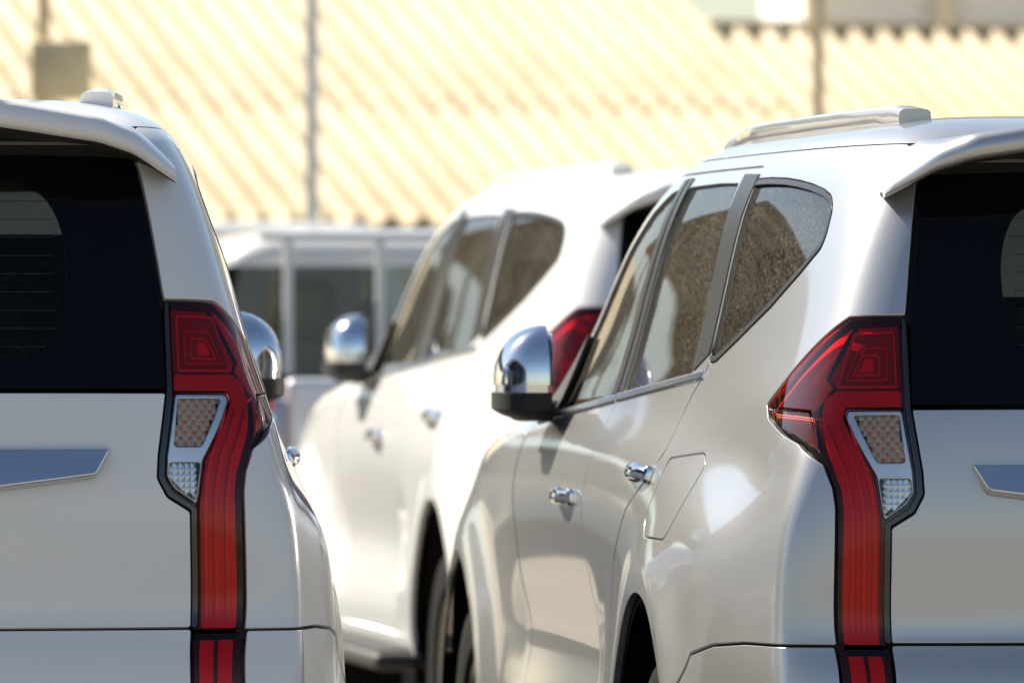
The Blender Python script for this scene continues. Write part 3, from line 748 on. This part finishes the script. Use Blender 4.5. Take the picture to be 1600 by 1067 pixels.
    def facets(poly, nx, dz, z0, z1, d0, d1, par):
        P = ccw(densify(poly, .01)); vv, ff = [], []
        for iz in range(int((z1 - z0) / dz) + 1):
            za = z0 + iz*dz; zc_ = za + dz/2
            for ic in range(nx):
                ca = P[:, 0].min() + ic*dz*1.05; cc = ca + dz*.525
                if par is not None and ((ic + iz) % 2 == 0) != par: continue
                if not inside(np.array([[cc, zc_]]), P)[0]: continue
                q = np.array([(ca, za), (ca + dz*1.05, za), (ca + dz*1.05, za + dz), (ca, za + dz)])
                base, _ = surf(q, d0); tip, _ = surf(np.array([(cc, zc_)]), d1)
                b = len(vv); vv += list(base) + [tip[0]]; ff += [(b, b+1, b+4), (b+1, b+2, b+4), (b+2, b+3, b+4), (b+3, b, b+4)]
        return vv, ff
    for nm, poly, dz, z0, z1, mat, par in (('amber_facets', gr, .0098, 1.147, 1.232, 'amber', False), ('brown_facets', gr, .0098, 1.147, 1.232, 'facet_brown', True), ('reversing_facets', rv, .0115, 1.048, 1.117, 'smoke_facet', None)):
        vv, ff = facets(poly, 16, dz, z0, z1, -.0135, -.0065, par)
        for s, P in zip((1, -1), pl):
            m_ = mesh(nm, vv if s > 0 else [(-a, b, c) for a, b, c in vv], ff if s > 0 else [q[::-1] for q in ff], smooth=False)
            tag(obj(nm, m_, mat, P), kind='stuff')
    # low lamps in the bumper
    ll = RP((.586,.573),(.681,.573),(.681,.806),(.586,.806))
    hs2 = panel('bumper_lamp', ll, step=.03, gap=.001, r=.002, skirt=.02, lift=-.018, corner=.004)
    pl2 = [obj('bumper_lamp', pm('bumper_lamp', hs2 if s > 0 else flipx(hs2)), 'black_gloss', root) for s in (1, -1)]
    both('red_lens', panel('red_lens', RP((.588,.575),(.679,.575),(.679,.8095),(.588,.8095)), step=.02, gap=0, r=.002, skirt=.004, lift=.001, corner=.004), 'lens_red', pl2)
    for x0, x1 in ((.600,.627), (.634,.662)):
        both('red_reflector', panel('red_reflector', RP((x0,.60),(x1,.60),(x1,.802),(x0,.802)), step=.02, gap=0, r=.003, skirt=.006, lift=-.010, corner=.003), 'red_bright', pl2)
    # ---- roof rails
    for s in (1, -1):
        vv, ff = [], []; n = 34
        for i in range(n):
            u = i / (n - 1); y = .60 + 1.80*u
            x = float(np.interp(y, [.6, .9, 1.4, 1.9, 2.4], [.440, .492, .518, .518, .480]))
            # roof height under the rail
            zc_ = [z for z in B.z if z > 1.70]; zb = None
            for z in zc_:
                i_, a_ = B.row(z); Xr, Yr = B.X[i_], B.Y[i_]
                k0 = int(np.argmax(Yr > y)) if Yr.max() > y else 0
                if Yr[0] > y or Yr.max() < y or Xr[k0] < x: zb = z; break
            zb = zb or 1.76
            e = min(u, 1 - u) * 1.80; foot = e < .13
            top = zb + .029 * min(1, (e + .03) / .05) ** .5; bot = zb - .02 if foot else zb - .008
            hw = .017 + (.014 * max(0, 1 - e/.13))
            for k in range(14):
                t = 2*math.pi*k/14; cx_, sz_ = math.cos(t), math.sin(t)
                sq = lambda q: math.copysign(abs(q)**.45, q)
                vv.append((s*(x + hw*sq(cx_)), y, (top+bot)/2 + (top-bot)/2*sq(sz_)))
        for i in range(n - 1):
            for k in range(14): 
                f = (i*14+k, i*14+(k+1) % 14, (i+1)*14+(k+1) % 14, (i+1)*14+k); ff.append(f if s < 0 else f[::-1])
        ff += [tuple(range(14)) if s > 0 else tuple(range(14))[::-1], tuple(range((n-1)*14, n*14))[::-1] if s > 0 else tuple(range((n-1)*14, n*14))]
        obj('roof_rail', mesh('roof_rail', vv, ff, angle=60), 'paint', root)
    # ---- folded mirrors
    for s in (1, -1):
        mr = MB()
        def shellpart(z0, z1, xin, xout, y0, y1, nz=10, ny=16, taper=0.0, round_top=True, round_bot=False):
            vv, ff = [], []; ring = 2*ny
            for i in range(nz + 1):
                u = i / nz; z = z0 + (z1 - z0) * (math.sin(u*math.pi/2) if round_top else u)
                k = math.sqrt(max(0, 1 - (math.sin(u*math.pi/2) if round_top else 0)**2.6)) if round_top else 1
                k = max(k, .03)
                if round_bot: k = min(1, (.55 + 1.4*u)) * 1
                xo = xin + (xout - xin) * k; ym = (y0 + y1)/2; yh = (y1 - y0)/2 * (.35 + .65*k)
                for j in range(ny + 1):
                    t = math.pi * j / ny; q = lambda a, e: math.copysign(abs(a)**e, a)
                    vv.append((s*(xin + (xo - xin)*abs(math.sin(t))**.55), ym + yh*q(math.cos(t), .8), z))
            m = ny + 1
            for i in range(nz):
                for j in range(m):
                    j2 = (j+1) % m; f = (i*m+j, i*m+j2, (i+1)*m+j2, (i+1)*m+j); ff.append(f if s < 0 else f[::-1])
            ff.append(tuple(range(m)) if s > 0 else tuple(range(m))[::-1]); top = tuple(range(nz*m, nz*m + m)); ff.append(top[::-1] if s > 0 else top)
            return vv, ff
        v, f = shellpart(1.187, 1.246, .842, .954, 2.62, 2.86, nz=5, round_top=False, round_bot=True)
        base = mesh('mirror', v, f, angle=40); M_ = obj('mirror', base, 'black_plastic', root)
        v, f = shellpart(1.262, 1.388, .846, .949, 2.63, 2.85)
        obj('mirror_cap', mesh('mirror_cap', v, f, angle=40), 'chrome', M_)
        v, f = shellpart(1.244, 1.264, .850, .945, 2.635, 2.845, nz=2, round_top=False)
        obj('indicator', mesh('indicator', v, f, angle=40), 'lamp_chrome', M_)
        st = MB().box((s*.83, 2.86, 1.205), (.14, .075, .045), .018, None, 3); st.obj('mirror_arm', 'black_plastic', M_)
        gl_ = MB().box((s*.8405, 2.73, 1.315), (.004, .19, .11), .002, None, 2); gl_.obj('mirror_glass', 'chrome', M_)
    # ---- wheels
    tyre = MB().lathe([(-.10,.25),(-.125,.275),(-.132,.32),(-.128,.355),(-.112,.378),(-.06,.385),(0,.386),(.06,.385),(.112,.378),(.128,.355),(.132,.32),(.125,.275),(.10,.25)], 56)
    for k in range(56):
        for x in (-.075, -.025, .025, .075):
            a = 2*math.pi*(k + (.5 if x in (-.025, .075) else 0))/56
            tyre.box((0, 0, 0), (.040, .026, .010), 0, Matrix.Translation((x, math.cos(a)*.387, math.sin(a)*.387)) @ Matrix.Rotation(a - math.pi/2, 4, 'X'))
    tm = tyre.mesh('tyre', angle=30)
    rim = MB().lathe([(-.10,.252),(-.095,.236),(.05,.215),(.085,.235),(.105,.252),(.112,.256),(.116,.250),(.10,.238),(.06,.222)], 48)
    for k in range(6):
        a = 2*math.pi*k/6
        for da in (-.11, .11):
            M4 = Matrix.Rotation(a + da, 4, 'X')
            rim.box((.078, 0, .135), (.03, .034, .185), .010, M4, 2)
    rim.lathe([(.06,.075),(.095,.072),(.108,.055),(.112,.03),(.112,.001)], 24)
    rim_m = rim.mesh('rim', angle=35)
    brake = MB().lathe([(.02,.06),(.02,.165),(.04,.165),(.04,.06)], 32).mesh('brake_disc')
    for s in (1, -1):
        for yc in (REAR_AXLE, FRONT_AXLE):
            W = empty('wheel', (s*.722, yc, WHEEL_R), 0); W.parent = root
            if s < 0: W.rotation_euler = (0, 0, math.pi)
            obj('tyre', tm, 'rubber', W); obj('rim', rim_m, 'alloy', W); obj('brake_disc', brake, 'satin_chrome', W)
    # ---- wheel wells, underbody, shell
    for s in (1, -1):
        for yc in (REAR_AXLE, FRONT_AXLE):
            prof = [(s*.868, ARCH_R - .006), (s*.845, ARCH_R + .012), (s*.56, ARCH_R + .012), (s*.52, .40), (s*.52, .02)]
            wells = MB(); wells.lathe(prof, 30, c=(0, yc, ARCH_Z), a0=-8, a1=188)
            wells.obj('wheel_well', 'well_plastic', root)
    ub = MB().box((0, 2.35, .40), (1.10, 4.2, .14), .03).box((0, .30, .50), (1.2, .42, .20), .04).box((0, 2.45, .46), (1.60, 1.86, .10), .03).box((0, 4.35, .55), (1.2, .35, .3), .05)
    ub.obj('underbody', 'well_plastic', root)
    for s in (1, -1):                                                     # side steps
        stp = MB().box((s*.90, 2.45, .405), (.17, 1.86, .05), .02, None, 3).box((s*.90, 2.45, .4335), (.12, 1.7, .006)); stp.obj('side_step', 'black_plastic', root)
    sh = join(shell + [flipx(d) for d in shell])
    obj('body_shell', mesh('body_shell', sh[0], sh[1], sh[2]), 'shell_black', root)
    # ---- cabin
    IN = obj('cabin_floor', MB().box((0, 2.0, .53), (1.52, 3.4, .06), .02).mesh('cabin_floor'), 'cloth_dark', root)
    ds = MB().box((0, 3.12, 1.06), (1.44, .46, .26), .08, None, 4).box((0, 3.30, 1.14), (1.40, .40, .12), .05, None, 4); ds.obj('dashboard', 'dash', root)
    sw_ = MB()
    ring = [(-.37 + .18*math.cos(t), 2.80 + .06*math.sin(t), 1.10 + .17*math.sin(t)) for t in np.linspace(0, 2*math.pi, 29)]
    sw_.tube(ring, .015, 8, cap=False).tube([(-.37, 2.80, 1.10), (-.37, 3.0, 1.02)], .03, 8).box((-.37, 2.80, 1.10), (.30, .03, .05), .012); sw_.obj('steering_wheel', 'dash', root)
    def seat(x, y, w):
        sb = MB().box((x, y, .74), (w, .50, .16), .06, None, 4)
        M6 = Matrix.Translation((x, y - .24, .80)) @ Matrix.Rotation(R(-14), 4, 'X').inverted().inverted()
        M6 = Matrix.Translation((x, y - .22, .78)) @ Matrix.Rotation(R(14), 4, 'X')
        sb.box((0, 0, .28), (w, .14, .60), .06, M6, 4)
        return sb
    for x in (-.37, .37):
        S_ = seat(x, 2.42, .52).obj('seat', 'seat_leather', root)
        MB().box((x, 2.02, 1.46), (.27, .10, .17), .045, None, 4).tube([(x-.06, 2.04, 1.3), (x-.06, 2.03, 1.42)], .007, 6).tube([(x+.06, 2.04, 1.3), (x+.06, 2.03, 1.42)], .007, 6).obj('headrest', 'seat_leather', S_)
    S_ = seat(0, 1.50, 1.30).obj('rear_bench', 'seat_leather', root)
    for x in (-.42, .42): MB().box((x, 1.12, 1.42), (.26, .10, .14), .04, None, 4).obj('headrest', 'seat_leather', S_)
    S_ = seat(0, .86, 1.05).obj('third_bench', 'seat_leather', root)
    for x in (-.30, .30): MB().box((x, .52, 1.38), (.24, .09, .13), .04, None, 4).obj('headrest', 'seat_leather', S_)
    MB().box((0, 3.05, 1.60), (.22, .05, .06), .02, None, 3).obj('rearview_mirror', 'black_plastic', root)
    return root
MATS['paint'] = MATS['paint_white']
SUV = build_suv('suv')
def repaint(root, mat):
    for o in [c for c in TREE(root)]:
        if o.type == 'MESH' and o.data.materials and o.data.materials[0] == MATS['paint_white']:
            o.material_slots[0].link = 'OBJECT'; o.material_slots[0].material = MATS[mat]
def TREE(o):
    out = []
    for c in bpy.data.objects:
        p = c
        while p is not None:
            if p == o: out.append(c); break
            p = p.parent
    return out
def index_kids():
    KIDS.clear()
    for o in bpy.data.objects:
        if o.parent is not None: KIDS.setdefault(o.parent.name, []).append(o)
index_kids()
# left, right, middle: parked nose away from us
SUV.location = (-1.150, 14.21, .03); SUV.rotation_euler = (0, 0, R(6.0))
for c in KIDS[SUV.name]:
    if c.name.startswith('wheel') and c.type == 'EMPTY': c.location.z -= .0
G_SUV = 'matching SUVs parked nose away in the lot'
tag(SUV, 'pearl white SUV cut off by the left edge of the photo, sharp rear view', 'suv', G_SUV)
RIGHT = copy_tree(SUV); RIGHT.location = (1.271, 14.37, 0); RIGHT.rotation_euler = (0, 0, R(7.7)); tag(RIGHT, 'silver SUV at the right with dusty side windows and its whole left flank showing', 'suv', G_SUV)
MIDDLE = copy_tree(SUV); MIDDLE.location = (.835, 21.2, .02); MIDDLE.rotation_euler = (0, 0, R(9.6)); tag(MIDDLE, 'blurred sunlit white SUV in the middle, behind the silver one', 'suv', G_SUV)
index_kids(); repaint(RIGHT, 'paint_silver')
for root, dz in ((SUV, .03), (MIDDLE, .02)):
    for c in KIDS[root.name]:
        if c.name.startswith('wheel') and c.type == 'EMPTY': c.location.z -= dz
# ---------------------------------------------------------------- ground
gv = [(-900, -900, 0), (900, -900, 0), (900, 900, 0), (-900, 900, 0)]
tag(obj('ground', mesh('ground', gv, [(0, 1, 2, 3)], smooth=False), 'ground_sand'), kind='structure')
# ---------------------------------------------------------------- shed with a corrugated roof
SHED = empty('shed', (-1.06, 44.0, 0), R(18)); EZ, RUN, RISE = 1.95, 3.35, 1.27
PITCH, AMP, NW = .185, .034, 6
def sheet_mesh(L, slope_run, slope_rise, th=.008):
    n = NW * 14; ln = math.hypot(slope_run, slope_rise); ux, uz = slope_run / ln, slope_rise / ln
    vv, ff = [], []
    ys = np.linspace(-.12, L, 9)
    for side in (0, 1):
        for y in ys:
            for i in range(n + 1):
                x = i / n * NW * PITCH; h = AMP * math.cos(2*math.pi*x/PITCH) - (th if side else 0)
                vv.append((x, y*ux - h*uz, y*uz + h*ux))
    m = n + 1; b = m * len(ys)
    for j in range(len(ys) - 1):
        for i in range(n):
            a = j*m+i; ff.append((a, a+1, a+m+1, a+m)); ff.append((b+a, b+a+m, b+a+m+1, b+a+1))
    for i in range(n):
        ff.append((i, b+i, b+i+1, i+1)); a = (len(ys)-1)*m + i; ff.append((a, a+1, b+a+1, b+a))
    return mesh('roof_sheet', vv, ff, angle=50)
SLEN = math.hypot(RUN, RISE)
low_m = sheet_mesh(SLEN * .60, RUN, RISE); up_m = sheet_mesh(SLEN * .515, RUN, RISE); long_m = sheet_mesh(SLEN * .62, RUN, RISE)
rnd = random.Random(5)
for k in range(-6, 9):
    for t, me in ((0, low_m), (1, up_m)):
        hi = k < 3                                               # the left bays run higher up the slope
        o = obj('roof_sheet', long_m if (hi and t) else me, 'roof_sheet', SHED, (k*NW*PITCH, t*RUN*(.55 if hi else .40), EZ + t*(RISE*(.55 if hi else .40) + .012)))
        o.rotation_euler = (rnd.uniform(-.003, .003), rnd.uniform(-.003, .003), 0)
X0, X1 = -6*NW*PITCH, 9*NW*PITCH
MB().box((X1/2 + 1.5*NW*PITCH, RUN*.915 + .03, EZ + RISE*.915 + .03), (X1 - 3*NW*PITCH, .17, .06), .025, None, 3).obj('ridge_cap', 'tan_steel', SHED)
MB().box(((X0+X1)/2, .02, EZ - .105), (X1-X0, .05, .12), .006).obj('eave_board', 'eave_wood', SHED)
MB().box(((X0+X1)/2, .65, EZ/2 - .08), (X1-X0, .15, EZ + .1)).obj('wall', 'wall_white', SHED)
bs = MB(); bs.add([(X0, RUN*.9, EZ+RISE*.9-.04), (X1, RUN*.9, EZ+RISE*.9-.04), (X1, 2*RUN, EZ-.04), (X0, 2*RUN, EZ-.04)], [(0, 1, 2, 3)]); bs.obj('back_slope', 'tan_steel', SHED)
for k in range(-5, 8):
    MB().box((k*1.2, .33, EZ - .07), (.06, .8, .08), .005).obj('rafter', 'eave_wood', SHED)
tag(SHED, 'low white-walled shed under a sloping corrugated roof, filling the background', 'shed')
# ---------------------------------------------------------------- building behind the ridge, top right
HALL = empty('hall', (2.02, 55.0, 0), R(2))
MB().box((6, 3, 1.60), (12, 6, 3.2)).box((6, 3, 6.4), (12, 6, 1.6)).obj('wall', 'wall_cream', HALL)
MB().box((6, 3.2, 4.4), (11.8, 5.6, 2.4)).obj('inner_wall', 'wall_white', HALL)
for k in range(14):
    MB().box((.07 + k*.90, .06, 4.4), (.14 if k else .14, .12, 2.4), .01).obj('mullion', 'wall_cream', HALL)
for k in range(13):
    MB().box((.52 + k*.90, .16, 4.4), (.76, .02, 2.4)).obj('blind_panel', 'wall_white', HALL)
MB().box((6, -.08, 3.24), (12.2, .3, .10), .02).obj('sill', 'wall_cream', HALL)
tag(HALL, 'cream building with a row of tall blank bays above the shed roof at top right', 'building')
# ---------------------------------------------------------------- poles and box
def pole(name, px, D, rad, h, mat, label):
    o = MB().tube([(0, 0, 0), (0, 0, .25), (0, 0, .26), (0, 0, h)], [rad*1.5, rad*1.5, rad, rad*.92], 16).obj(name, mat, None, ((px-800)/FPX*D, D, 0)); tag(o, label, 'pole'); return o
pole('lamp_pole', 487, 42.0, .037, 7.5, 'pole_steel', 'grey steel pole rising left of centre in front of the corrugated roof')
pole('lamp_pole', 1278, 42.0, .034, 7.5, 'tan_steel', 'tan pole standing above the roof of the silver SUV')
BX = empty('meter_post', ((68-800)/FPX*40, 40.0, 0))
MB().tube([(0, 0, 0), (0, 0, 6)], .036, 14).obj('post', 'tan_steel', BX)
b_ = MB().box((.095, -.10, 2.62), (.305, .16, .30), .015, None, 3).obj('meter_box', 'box_tan', BX)
MB().box((.095, -.183, 2.62), (.27, .012, .26), .005, None, 2).obj('lid', 'box_tan', b_)
MB().tube([(.03, -.09, 2.48), (.03, -.09, 1.0), (.0, -.04, .6)], .02, 8).obj('conduit', 'tan_steel', BX)
tag(BX, 'brown metal box fixed to a tan post at the upper left', 'utility post')
# ---------------------------------------------------------------- pickup seen from behind
def loft(rows, n=8, rear_r=.1):
    """rows: (z, y0, y1, half width, corner radius) -> closed rounded-plan solid"""
    vv, ff = [], []; m = 4*(n+1)
    for z, y0, y1, w, r in rows:
        for q, (sx, yc, a0) in enumerate(((1, y0, -90), (1, y1, 0), (-1, y1, 90), (-1, y0, 180))):
            for i in range(n + 1):
                a = R(a0 + 90*i/n); cx_ = sx*(w-r); cy_ = yc + (r if yc == y0 else -r)
                vv.append((cx_ + r*math.cos(a), cy_ + r*math.sin(a), z))
    for j in range(len(rows) - 1):
        for i in range(m): ff.append((j*m+i, j*m+(i+1) % m, (j+1)*m+(i+1) % m, (j+1)*m+i))
    ff += [tuple(range(m))[::-1], tuple(range((len(rows)-1)*m, len(rows)*m))]
    return vv, ff
def lobj(name, rows, mat, parent, angle=45):
    v, f = loft(rows); return obj(name, mesh(name, v, f, angle=angle), mat, parent)
PK = empty('pickup_truck', (-.015, 27.15, 0), R(10))
for s in (1, -1):
    MB().box((s*.85, .86, .88), (.12, 1.64, .62), .05, None, 4).obj('bed_side', 'paint_pickup', PK)
    T_ = MB().box((s*.845, .035, 1.03), (.085, .10, .34), .02, None, 3).obj('tail_lamp', 'red_bright', PK)
    MB().box((s*.845, -.018, 1.055), (.075, .012, .05), .004).obj('reversing_lens', 'lamp_silver', T_)
MB().box((0, .04, .93), (1.52, .07, .52), .03, None, 4).obj('tailgate', 'paint_pickup', PK)
MB().box((0, .85, .62), (1.66, 1.6, .10)).obj('bed_floor', 'black_plastic', PK)
MB().box((0, -.08, .56), (1.60, .20, .16), .05, None, 3).obj('bumper', 'satin_chrome', PK)
MB().box((0, 3.4, .80), (1.74, 3.4, .70), .14, None, 5).obj('lower_body', 'paint_pickup', PK)
lobj('hood', [(1.10,3.5,5.02,.80,.2),(1.14,3.5,4.95,.78,.2),(1.17,3.55,4.8,.72,.2)], 'paint_pickup', PK)
lobj('roof', [(1.580,1.72,3.05,.742,.13),(1.612,1.72,3.0,.738,.14),(1.645,1.735,2.96,.715,.15),(1.672,1.765,2.92,.675,.16),(1.694,1.81,2.87,.61,.17),(1.708,1.88,2.8,.52,.18),(1.718,2.0,2.7,.38,.2)], 'paint_van', PK)
for s in (1, -1):
    for a, b in (((.79, 1.74, 1.14), (.69, 1.79, 1.60)), ((.79, 2.55, 1.14), (.69, 2.50, 1.60)), ((.78, 3.75, 1.14), (.68, 2.98, 1.60))):
        MB().tube([(s*a[0], a[1], a[2]), (s*b[0], b[1], b[2])], .026, 8).obj('pillar', 'frit', PK)
def quad(name, pts, mat, parent): return obj(name, mesh(name, pts, [(0, 1, 2, 3)], smooth=False), mat, parent)
quad('rear_window', [(-.78,1.735,1.14),(.78,1.735,1.14),(.69,1.775,1.60),(-.69,1.775,1.60)], 'glass_rear2', PK)
quad('windscreen', [(-.74,3.74,1.14),(.74,3.74,1.14),(.64,3.0,1.60),(-.64,3.0,1.60)], 'glass_front', PK)
for s in (1, -1): quad('side_window', [(s*.79,1.78,1.15),(s*.79,3.68,1.15),(s*.69,3.0,1.59),(s*.69,1.82,1.59)], 'glass_side', PK)
for x in (-.37, .37):
    st = MB().box((x, 2.35, 1.02), (.50, .16, .62), .06, None, 4).obj('seat', 'cloth_beige', PK); MB().box((x, 2.33, 1.44), (.26, .10, .18), .04, None, 4).obj('headrest', 'cloth_beige', st)
RK = MB().tube([(-.62,1.60,1.685),(.62,1.60,1.685)], .016, 10).obj('rack', 'paint_van', PK)
for x in (-.52, -.185, .185, .52): MB().tube([(x,1.60,1.19),(x,1.60,1.69)], .018, 10).obj('rack_bar', 'paint_van', RK)
for s in (1, -1):
    for y in (.95, 4.1):
        W_ = empty('wheel', (s*.76, y, .37)); W_.parent = PK
        MB().lathe([(-.1,.23),(-.12,.30),(-.11,.36),(0,.372),(.11,.36),(.12,.30),(.1,.23)], 32).obj('tyre', 'rubber', W_)
        MB().lathe([(.1,.232),(.1,.2),(.05,.17),(.06,.001)] if s > 0 else [(-.1,.232),(-.1,.2),(-.05,.17),(-.06,.001)], 24).obj('rim', 'alloy', W_)
tag(PK, 'silver pickup seen from behind with an upright rack across its rear window', 'pickup truck')
# ---------------------------------------------------------------- white minivan beyond it
VN = empty('minivan', (-1.36, 38.0, 0), R(4))
lobj('body', [(.30,.02,4.3,.80,.2),(.50,0,4.4,.85,.2),(.90,0,4.4,.86,.2),(1.10,.02,4.2,.84,.2)], 'paint_van', VN)
lobj('cabin_glass', [(1.10,.03,3.4,.82,.15),(1.72,.16,2.6,.74,.15)], 'frit', VN)
lobj('roof', [(1.72,.10,2.7,.77,.16),(1.79,.12,2.6,.75,.17),(1.835,.2,2.5,.68,.2),(1.85,.4,2.3,.5,.25)], 'paint_van', VN)
for s in (1, -1):
    for y in (.1, 1.5, 2.6): MB().tube([(s*.83,y,1.10),(s*.765,y+.08,1.73)], .035, 8).obj('pillar', 'paint_van', VN)
    MB().box((s*.78,.02,1.0), (.12,.06,.36), .02).obj('tail_lamp', 'red_deep', VN)
    for y in (.9, 3.5): MB().lathe([(-.1,.01),(-.1,.29),(0,.31),(.1,.29),(.1,.01)], 28).obj('wheel', 'rubber', VN, (s*.76, y, .31))
tag(VN, 'white minivan whose roof shows between the pickup and the shed eave', 'minivan')
# ---------------------------------------------------------------- planting and carport ahead-left (seen in and through the car windows)
def leaves(nm, n, c, r, parent, seed, size=.09, mat='leaf'):
    g = np.random.default_rng(seed); cl = g.normal(size=(14, 3)); cl /= np.linalg.norm(cl, axis=1, keepdims=True); cl *= g.uniform(.35, .8, (14, 1))
    P = cl[g.integers(0, 14, n)] + g.normal(size=(n, 3)) * .22
    P = P * np.array(r) + np.array(c); vv, ff = [], []
    for p in P:
        a = g.normal(size=3); a /= np.linalg.norm(a); b = np.cross(a, g.normal(size=3)); b /= np.linalg.norm(b); s_ = size * g.uniform(.6, 1.3)
        k = len(vv); vv += [p - a*s_, p + b*s_*.45, p + a*s_, p - b*s_*.45]; ff.append((k, k+1, k+2, k+3))
    o = obj(nm, mesh(nm, vv, ff, smooth=False), mat, parent); tag(o, kind='stuff'); return o
for i, (x, y, h) in enumerate(((-.95, 40.6, 1.25), (-.25, 41.0, 1.35))):
    SH = empty('shrub', (x, y, 0)); leaves('foliage', 1100, (0, 0, h*.58), (.42, .4, h*.45), SH, 40+i, .06)
    for k in range(4): MB().tube([(0, 0, 0), (.14*math.cos(k*1.7), .14*math.sin(k*1.7), h*.6)], [.018, .008], 6).obj('stem', 'trunk_bark', SH)
    tag(SH, ['green shrub seen through the front window of the middle white SUV', 'green shrub seen through the rear door window of the middle white SUV', 'green shrub hidden deepest behind the middle white SUV'][i], 'shrub', 'shrubs along the shed wall')
def tree(x, y, h, seed, label):
    T_ = empty('tree', (x, y, 0)); g = random.Random(seed)
    MB().tube([(0, 0, 0), (.06, 0, h*.2), (0, .05, h*.45), (.05, 0, h*.7)], [.17, .13, .10, .05], 10).obj('trunk', 'trunk_bark', T_)
    for k in range(6):
        a = k*1.05 + g.random(); MB().tube([(0, 0, h*(.32+.05*k)), (math.cos(a)*h*.12, math.sin(a)*h*.12, h*(.45+.05*k)), (math.cos(a)*h*.24, math.sin(a)*h*.24, h*(.55+.05*k))], [.06, .04, .015], 6).obj('limb', 'trunk_bark', T_)
    leaves('crown', 3600, (0, 0, h*.66), (h*.36, h*.36, h*.33), T_, seed, .14)
    tag(T_, label, 'tree', 'trees ahead and left of the lot')

for i, (x, y, h) in enumerate(((-13.5, 74, 5.2), (-17.5, 78, 6.0), (-10.2, 80, 4.8))):
    tree(x, y, h, 70+i, ['leafy tree beyond the carport, nearest of three', 'tallest leafy tree beyond the carport', 'smallest leafy tree beyond the carport'][i])
CP = empty('carport', (-18.2, 42.5, 0), R(6))
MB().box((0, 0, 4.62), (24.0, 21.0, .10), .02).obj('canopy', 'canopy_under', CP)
for k in range(10): MB().box((0, -9.6 + k*2.05, 4.50), (23.9, .10, .14)).obj('purlin', 'tan_steel', CP)
for x in (-11.7, 0, 11.7):
    for y in (-10, -3.3, 3.3, 10): MB().tube([(x, y, 0), (x, y, 4.58)], .06, 12).obj('post', 'tan_steel', CP)
tag(CP, 'open carport with a flat tan canopy on slim posts, reflected in the side windows', 'carport')
